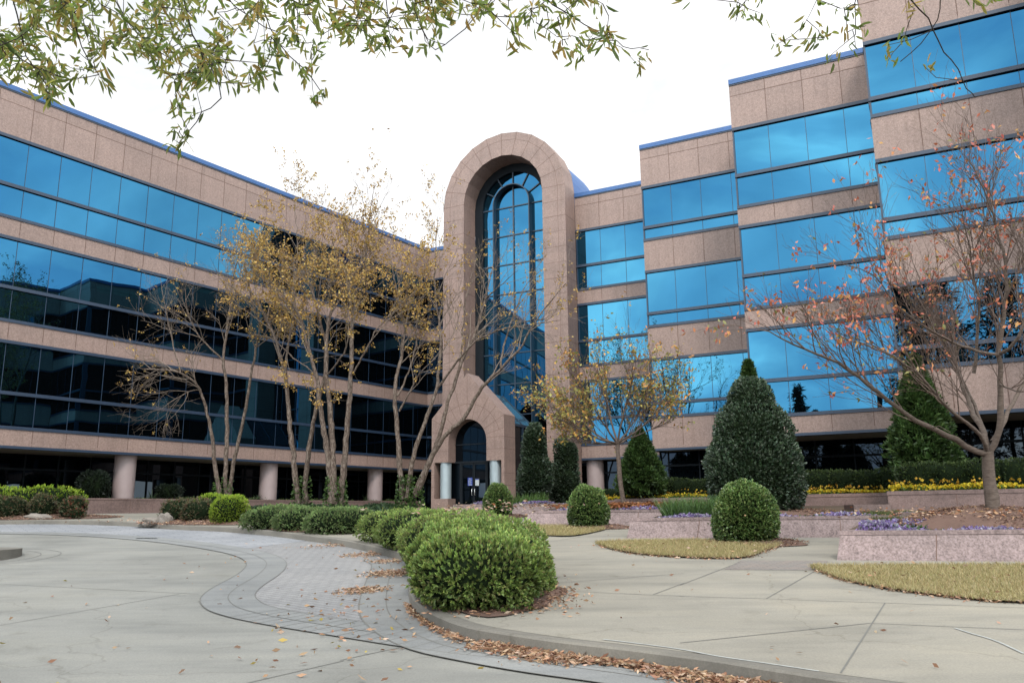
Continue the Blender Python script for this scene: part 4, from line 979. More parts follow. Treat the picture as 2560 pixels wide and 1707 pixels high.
# ------------------------------------------------------------------ trees
def resample(P, r0, r1, step=.25, wob=.0):
    P = smooth(P, 2) if len(P) > 2 else np.array(P, float)
    d = np.r_[0, np.cumsum(np.linalg.norm(np.diff(P, axis=0), axis=1))]; n = max(3, int(d[-1] / step) + 1); t = np.linspace(0, d[-1], n)
    Q = np.column_stack([np.interp(t, d, P[:, i]) for i in range(3)])
    if wob: Q[1:-1] += RNG.normal(size=(n - 2, 3)) * wob
    return Q, r0 + (r1 - r0) * (t / d[-1])
def grow(tb, base, d, length, r, lvl, tips, spread=.55, upb=.25, kids=(4, 5, 4), n=4, taper=.35, seg=5, wob=.10, gate=None):
    """a branch with recursive side shoots; tips collects (point, dir)"""
    P = [np.array(base, float)]; d = unit(np.array(d, float)); st = length / seg
    for i in range(seg):
        d = unit(d + RNG.normal(size=3) * wob + np.array([0, 0, upb * .12])); P.append(P[-1] + d * st)
    P = np.array(P); tb.add(P, np.linspace(r, max(r * taper, .0022), seg + 1), max(3, n))
    if lvl <= 0:
        for i in range(1, seg + 1): tips.append((P[i], d))
        return
    k = kids[-lvl] if lvl <= len(kids) else kids[0]
    for j in range(k):
        f = .25 + .75 * (j + RNG.random()) / k; i = min(int(f * seg), seg - 1); p = P[i] + (P[i + 1] - P[i]) * (f * seg - i); dd = unit(P[i + 1] - P[i])
        side = RNG.normal(size=3); side -= dd * (side @ dd); side = unit(side)
        grow(tb, p, dd * (1 - spread * .4) + side * spread + np.array([0, 0, upb * .5]), length * (.42 + .25 * RNG.random()), r * .5, lvl - 1, tips, spread, upb, kids, max(3, n - 1), taper, max(3, seg - 1), wob, gate)
def tree(name, label, cat, stems, branches, leafcfg, barkmat, twigmat, group=None, spread=.6, upb=.3, kids=(5, 5, 4), ln=(1.2, 2.2), t0=.4, per=9, nside=10, rb=.022, lvl=2, wob=.012, bl=None, trunk_n=1):
    """stems: list of (points, r0, r1, first, per): traced limbs which carry side branches"""
    t = thing(name, label, cat, stems[0][0][0], group)
    tk = Tubes(); tw = Tubes(); tips = []
    for si, (P, r0, r1, f0, k) in enumerate(stems):
        Q, rr = resample(P, r0, r1, .22, wob)
        rr = rr * .68 * (1 + .05 * RNG.normal(size=len(rr)))
        tk.add(Q, rr, nside)
        for j in range(k):
            f = f0 + (1 - f0) * (j + RNG.random()) / k; i = min(int(f * (len(Q) - 1)), len(Q) - 2); p = Q[i]; dd = unit(Q[i + 1] - Q[i])
            side = RNG.normal(size=3); side -= dd * (side @ dd); side = unit(side)
            grow(tw, p, dd * (1 - spread * .3) + side * spread + np.array([0, 0, upb]), ln[0] + (ln[1] - ln[0]) * RNG.random() * (1 - .45 * f), min(rr[i] * .6, rb), lvl, tips, spread, upb, kids)
        for q in range(4): tips.append((Q[-1 - q % 2], unit(Q[-1] - Q[-2])))
    tk.build('trunk', barkmat, t)
    tw.build('branches', twigmat, t)
    TP = np.array([p for p, _ in tips]); TD = np.array([d for _, d in tips])
    for lc in leafcfg:
        pr, k, ll, lw, cols, droop, nm = lc[:7]
        w = pr(TP) if callable(pr) else np.full(len(TP), pr)
        keep = RNG.random(len(TP)) < w
        if not keep.any(): continue
        P = np.repeat(TP[keep], k, 0) + RNG.normal(size=(keep.sum() * k, 3)) * ll * .5
        D = unit(np.repeat(TD[keep], k, 0) * .4 + RNG.normal(size=P.shape) * .7 + np.array([0, 0, -droop]))
        V, F, c = leaves_np(P, D, ll, lw, cols, .25); mesh_np(nm, V, F, M['leaf'], t, col=c)
    return t
YEL = [(.86, .52, .11), (.80, .45, .09), (.90, .60, .17), (.66, .38, .10), (.72, .47, .14), (.50, .29, .11)]
def crown(cx, cz, rx, rz, lo, hi):      # leaf density falls off away from the crown's middle
    return lambda P: np.where(((P[:, 0] - cx) / rx) ** 2 + ((P[:, 2] - cz) / rz) ** 2 < 1, hi, lo)
def pts(L_): return [tuple(p) for p in L_]
S1 = [[(-10.133,29.0,2.33),(-10.355,29,3.211),(-10.448,28.9,4.056),(-10.689,28.8,5.17),(-10.893,28.6,5.975),(-11.178,28.4,6.325),(-11.486,28.2,6.521),(-11.855,28,6.603),(-12.576,27.8,6.576)],
      [(-11.486,28.2,6.521),(-11.714,28.3,7.071),(-11.995,28.5,7.765),(-12.432,28.8,8.91),(-12.805,29,10.171)],
      [(-10.893,28.6,5.975),(-11.216,28.2,5.845),(-11.587,27.9,5.511),(-11.977,27.7,5.052)],
      [(-9.964,29.1,2.33),(-10.047,29.1,3.398),(-10.093,29.2,4.528),(-10.215,29.3,5.686),(-10.316,29.4,6.477),(-10.472,29.4,7.146),(-10.494,29.6,7.982),(-10.5,29.8,8.933),(-10.524,30,10.226),(-10.342,30,11.278)],
      [(-10.472,29.4,7.146),(-10.957,29.2,7.665),(-11.288,29,7.956),(-11.662,28.8,8.901),(-11.713,28.6,9.644)],
      [(-9.853,29.1,2.329),(-9.751,29,3.389),(-9.547,28.9,4.307),(-9.289,28.7,5.519),(-9.162,28.6,6.525),(-9.048,28.5,7.079),(-8.938,28.4,7.71),(-8.823,28.3,8.241),(-9.011,28.1,8.698),(-9.209,28,9.449),(-9.384,27.8,10.369)]]
tree('birch_tree', 'leftmost multi-stemmed birch, its left branches nearly bare', 'tree',
     [(S1[0], .12, .03, .62, 9), (S1[1], .035, .012, .2, 7), (S1[2], .03, .01, .2, 7), (S1[3], .125, .025, .6, 12), (S1[4], .05, .012, .3, 9), (S1[5], .11, .02, .6, 12)],
     None, [(lambda P: np.where(P[:, 0] > -9.6, .36, .06) * np.clip((P[:, 2] - 4.5) / 2.2, .15, 1), 5, .064, .7, YEL, .5, 'leaves')], M['bark_birch'], M['bark_twig'], 'multi-stemmed birches', .62, .15, (5, 5, 4), (1.0, 1.9))
S2 = [[(-7.063,27.6,2.025),(-7.258,27.6,3.281),(-7.411,27.6,4.345),(-7.594,27.7,5.44),(-7.708,27.7,6.358),(-7.99,27.8,7.122),(-8.189,27.9,7.596),(-8.384,28,7.976),(-8.717,28,8.669),(-9.332,28,9.646),(-9.801,28.1,10.666)],
      [(-7.708,27.7,6.358),(-7.733,27.9,7.327),(-7.613,28.1,8.489),(-7.739,28.3,9.319),(-7.627,28.4,10.537),(-7.828,28.6,12.232),(-7.964,28.7,12.977)],
      [(-6.852,27.6,2.023),(-6.828,27.5,2.921),(-6.658,27.3,4.308),(-6.462,27.2,5.36),(-6.288,27.2,5.932),(-6.18,27.3,6.821),(-6.397,27.5,7.604),(-6.78,27.7,8.764),(-7.087,28,10.012),(-6.993,28.2,11.267)],
      [(-8.146,27.9,7.482),(-7.359,27.4,6.816),(-6.666,27.0,6.336),(-6.467,26.8,6.085)]]
tree('birch_tree', 'second birch from the left with two stems and dense yellow leaves', 'tree',
     [(S2[0], .15, .02, .5, 16), (S2[1], .06, .01, .25, 15), (S2[2], .13, .02, .55, 15), (S2[3], .03, .03, .2, 3)],
     None, [(.53, 5, .074, .7, YEL, .5, 'leaves')], M['bark_birch'], M['bark_twig'], 'multi-stemmed birches', .62, .2, (5, 5, 4), (1.1, 2.1))
S3 = [[(-5.757,26.6,1.999),(-5.866,26.6,3.208),(-6.011,26.5,4.052),(-6.22,26.5,5.088),(-6.32,26.5,5.893),(-6.453,26.4,6.371),(-6.704,26.3,7.17),(-6.889,26.2,8.021),(-7.305,26.1,8.541),(-7.865,26,9.135),(-8.497,25.9,9.767)],
      [(-5.672,26.6,1.998),(-5.769,26.6,3.376),(-5.86,26.7,4.414),(-6.03,26.8,5.654),(-6.154,26.8,6.189),(-6.167,26.9,6.926),(-6.209,27,7.494),(-6.112,27.2,8.628),(-5.615,27.3,9.596),(-5.525,27.5,10.232),(-5.73,27.6,11.443)],
      [(-5.506,26.7,1.997),(-5.416,26.6,3.034),(-5.33,26.5,4.216),(-5.267,26.4,5.065),(-5.224,26.4,5.936),(-5.227,26.4,6.641),(-5.25,26.5,7.375),(-5.284,26.6,8.1),(-5.537,26.8,9.263),(-5.298,27,9.694),(-5.019,27.2,10.21),(-4.962,27.3,10.938),(-4.916,27.4,12.153),(-4.787,27.5,13.153)],
      [(-6.116,26.8,6.117),(-5.691,26.4,6.433),(-5.312,26,6.881),(-5.097,25.8,7.904),(-4.916,25.6,8.916)],
      [(-5.154,26.4,6.11),(-4.802,26.1,6.649),(-4.537,25.9,7.062),(-4.425,25.8,7.368),(-3.89,25.6,7.842),(-3.36,25.4,8.277),(-2.845,25.3,8.807)]]
tree('birch_tree', 'third birch from the left, the tallest, with pale peeling stems and yellow leaves', 'tree',
     [(S3[0], .16, .02, .55, 14), (S3[1], .17, .02, .55, 14), (S3[2], .16, .008, .5, 20), (S3[3], .05, .015, .35, 7), (S3[4], .05, .012, .35, 9)],
     None, [(lambda P: np.where(P[:, 2] > 12.6, .10, .53), 5, .074, .7, YEL, .5, 'leaves')], M['bark_birch'], M['bark_twig'], 'multi-stemmed birches', .6, .22, (5, 5, 4), (1.0, 2.0))
S4 = [[(-3.439,26,2.097),(-3.52,26,2.982),(-3.641,26,4.15),(-3.727,26,5.167),(-3.753,26.1,5.802),(-3.574,26.2,6.585),(-3.528,26.3,7.206),(-3.478,26.4,7.67),(-3.717,26.5,8.496),(-3.922,26.6,9.262),(-4.059,26.7,10.042)],
      [(-3.585,26,4.825),(-3.153,25.7,5.527),(-2.79,25.4,6.085),(-2.373,25.2,6.349)],
      [(-3.661,26,5.303),(-3.424,26.2,5.883),(-3.117,26.4,6.866),(-3.141,26.5,7.87),(-2.951,26.6,8.807)],
      [(-3.293,25.9,2.093),(-3.102,25.8,3.461),(-2.802,25.7,4.278),(-2.499,25.6,5.033),(-2.336,25.6,5.503),(-2.317,25.7,6.304),(-2.229,25.8,7.016),(-2.539,26,9.002),(-2.485,26.1,9.762),(-2.468,26.2,10.91),(-2.445,26.3,11.399)],
      [(-2.336,25.6,5.503),(-1.906,25.2,5.939),(-1.622,24.9,6.318),(-1.18,24.6,6.687),(-1.013,24.5,6.809),(-0.293,24.2,7.066),(0.506,23.9,7.087),(1.451,23.7,7.177)],
      [(-3.063,25.9,2.156),(-2.796,25.8,2.801),(-2.527,25.7,3.382),(-2.226,25.6,4.096),(-2.056,25.5,4.914),(-1.793,25.5,5.651),(-1.527,25.5,6.499),(-1.257,25.5,6.943),(-1.194,25.6,7.114),(-0.888,25.7,8.186),(-0.716,25.8,8.925),(-0.503,25.9,10.043)],
      [(-1.694,25.5,5.988),(-1.574,25.7,7.14),(-1.519,25.9,8.245),(-1.356,26.1,9.017),(-1.117,26.3,10.031)],
      [(-2.987,25.8,2.218),(-2.635,25.5,3.012),(-2.222,25.2,3.797),(-1.786,25,4.195),(-1.353,24.8,4.557),(-1.118,24.6,5.078),(-0.756,24.4,5.465),(-0.334,24.2,5.848),(-0.109,24.1,6.086),(0.339,23.9,6.461),(0.437,23.8,6.774),(0.916,23.6,7.466),(1.615,23.4,8.218)],
      [(-0.334,24.2,5.848),(-0.298,24.2,6.334),(-0.167,24.3,6.823),(0.134,24.4,7.741),(0.339,24.5,8.374),(0.945,24.6,9.013)],
      [(-0.853,25.7,8.363),(-0.465,25.3,8.605),(-0.087,25,8.866),(0.217,24.8,9.047)]]
tree('birch_tree', 'rightmost birch leaning across the entrance portal with long bare limbs', 'tree',
     [(S4[0], .14, .015, .5, 13), (S4[1], .05, .015, .4, 5), (S4[2], .05, .015, .4, 6), (S4[3], .12, .012, .5, 13), (S4[4], .06, .012, .3, 8), (S4[5], .13, .012, .5, 10), (S4[6], .05, .01, .3, 6), (S4[7], .13, .015, .5, 9), (S4[8], .05, .01, .3, 6), (S4[9], .035, .008, .3, 4)],
     None, [(lambda P: np.where(P[:, 0] < -2.2, .40, .10), 5, .064, .7, YEL, .5, 'leaves')], M['bark_birch'], M['bark_twig'], 'multi-stemmed birches', .58, .25, (4, 4, 4), (.9, 1.8))
# ivy climbing the birch feet
def climb(x, y, z0, h, r, n):
    z = z0 + h * RNG.random(n) ** 1.6; a = RNG.random(n) * 6.283; k = r * (1.2 - .6 * (z - z0) / h); P = np.column_stack([x + k * np.cos(a), y + k * np.sin(a), z]); D = unit(np.column_stack([np.cos(a), np.sin(a), .2 + 0 * a]) + .6 * RNG.normal(size=(n, 3)))
    V, F, c = leaves_np(P, D, .08, .75, [(.09, .17, .03), (.13, .23, .05), (.06, .11, .03)]); tag(mesh_np('ivy', V, F, M['leaf'], col=c), kind='stuff')
for S, r, n in ((S1[0], .28, 220), (S1[3], .22, 200), (S2[0], .22, 320), (S2[2], .2, 260), (S3[0], .24, 480), (S3[2], .2, 420), (S4[0], .2, 480), (S4[3], .22, 480), (S4[7], .22, 420)):
    p = S[0]; climb(p[0], p[1], gpz(p[1]), 1.25, r, n)
# small ornamental tree in the third planter
E_ = [(3.045,23.4,1.906),(3.009,23.4,2.198),(2.961,23.4,2.601),(2.94,23.4,3.131),(2.941,23.4,3.508)]
lim = [[(2.941,23.4,3.508),(2.671,23.1,3.798),(2.373,22.8,4.268),(2.058,22.6,4.682),(1.663,22.5,5.233)], [(2.941,23.4,3.508),(2.436,23.6,3.721),(2.027,23.9,4.206),(1.532,24.2,4.509),(0.882,24.4,4.674)],
       [(2.941,23.4,3.508),(2.831,23.6,4.036),(2.76,23.9,4.722),(2.623,24.2,5.6),(2.584,24.3,6.127)], [(2.941,23.4,3.508),(3.038,23.2,4.055),(3.226,23,4.724),(3.381,22.8,5.358),(3.356,22.7,5.882)],
       [(2.941,23.4,3.508),(3.289,23.7,3.913),(3.747,24,4.559),(4.089,24.3,5.263),(4.359,24.4,5.682)], [(2.941,23.4,3.508),(3.28,23,3.719),(3.746,22.7,4.056),(4.174,22.4,4.447),(4.461,22.2,4.846)],
       [(2.941,23.4,3.508),(3.424,23.8,3.728),(4.082,24.2,3.987),(4.814,24.5,4.342)], [(2.941,23.4,3.508),(2.485,22.9,3.564),(1.961,22.5,3.778),(1.459,22.2,3.965),(0.972,22,4.189)],
       [(2.941,23.4,3.508),(2.569,23.7,3.537),(2.147,24,3.566),(1.585,24.3,3.695)]]
ORG = [(.88, .42, .09), (.80, .46, .10), (.60, .48, .12), (.54, .46, .14), (.88, .38, .11), (.46, .40, .11)]
GRO = [(.40, .40, .11), (.50, .44, .11), (.33, .35, .09), (.70, .48, .11)]
tree('cherry_tree', 'small round-headed tree with orange and green leaves in the third planter', 'tree', [(E_, .105, .085, .95, 0)] + [(l, .045, .010, .22, 14) for l in lim], None,
     [(lambda P: np.where(P[:, 2] < 5.2, .28, .06), 2, .11, .5, GRO + ORG[:3], .5, 'leaves'), (lambda P: np.where(P[:, 2] < 6.2, .14, .07), 2, .11, .5, ORG, .5, 'leaves')], M['bark_smooth'], M['bark_dark'], None, .42, .42, (5, 5, 3), (.7, 1.5), rb=.014)
# red-leaved tree in the nearest planter
T0 = [(8.221,14.5,1.497),(8.249,14.5,1.752),(8.252,14.5,2.103),(8.248,14.5,2.41),(8.265,14.5,2.576)]
fork = T0[-1]
LB_ = [([(8.259,14.5,2.529),(8.071,14.45,2.586),(7.84,14.4,2.68),(7.29,14.2,2.917),(6.747,14,3.136),(6.312,13.8,3.396),(5.883,13.6,3.65),(5.591,13.5,3.892),(5.314,13.4,4.015),(4.801,13.2,4.143),(4.446,13.1,4.309),(3.94,13,4.498)], .085, .010, .3, 18),
       ([(8.259,14.5,2.529),(8.37,14.7,2.905),(8.379,15,3.234),(8.431,15.2,3.588),(8.476,15.5,4.129),(8.485,15.7,4.649),(8.794,15.9,5.464)], .085, .010, .3, 18),
       ([(8.263,14.5,2.528),(8.39,14.4,2.686),(8.435,14.3,3.105),(8.47,14.2,3.812),(8.45,14.1,4.28),(8.474,14,4.625),(8.572,13.9,4.993),(8.601,13.8,5.831),(8.475,13.7,6.226),(8.346,13.6,6.771),(8.158,13.5,7.241),(7.907,13.4,7.583)], .085, .008, .3, 27),
       ([(8.253,14.5,2.576),(7.974,14.2,2.909),(7.51,13.9,3.117),(7.085,13.6,3.361),(6.753,13.4,3.701),(6.288,13.2,4.013),(5.729,13,4.184),(5.219,12.8,4.282)], .055, .008, .3, 18),
       ([(8.444,14.1,4.232),(8.514,13.8,4.292),(8.61,13.6,4.511),(8.743,13.4,5.342),(8.871,13.3,6.034)], .05, .012, .3, 12),
       ([(8.442,14.1,4.219),(7.942,13.8,4.215),(7.437,13.5,4.255),(7.096,13.3,4.369),(6.698,13.1,4.513),(6.19,12.9,4.791),(5.822,12.7,5.288),(5.353,12.6,5.4)], .045, .008, .25, 18),
       ([(8.358,14.5,2.742),(9.014,14.9,3.365),(9.527,15.2,3.963),(10.141,15.5,4.806),(10.608,15.7,6.263)], .06, .012, .3, 13),
       ([(8.343,14.6,2.559),(8.498,15,3.182),(8.525,15.4,3.901),(8.442,15.8,4.533),(8.537,16,4.931),(8.433,16.2,5.543),(8.225,16.3,6.767)], .05, .008, .35, 16),
       ([(8.424,14.9,4.028),(8.501,14.7,4.91),(8.536,14.6,5.428),(8.375,14.5,6.185),(8.332,14.4,6.68),(8.213,14.3,7.177)], .045, .008, .2, 18),
       ([(8.458,14.2,3.715),(8.29,13.6,3.509),(8.27,13,3.399)], .025, .01, .3, 6),
       ([(7.154,14.2,2.965),(7.19,13.8,2.993),(7.341,13.9,2.864)], .015, .006, .3, 0)]
RED = [(.95, .26, .14), (.95, .36, .12), (.88, .20, .15), (.90, .46, .14), (.72, .20, .10), (.98, .34, .24)]
tree('cherry_tree', 'large red-leaved cherry tree, nearly bare, in the nearest planter', 'tree', [(T0, .165, .15, .95, 0)] + LB_, None,
     [(lambda P: np.where(np.hypot(P[:, 0] - 8.5, (P[:, 2] - 3.5) * .9) > 2.3, .10, .035), 3, .09, .48, RED, .8, 'leaves'), (lambda P: np.where((P[:, 0] < 6.9) & (P[:, 2] < 4.4), .10, .015), 2, .085, .45, [(.36, .34, .10), (.30, .28, .08), (.42, .32, .12)], .9, 'leaves')],
     M['bark_smooth'], M['twig_red'], None, .5, .32, (6, 6, 3), (.7, 1.7), rb=.012)

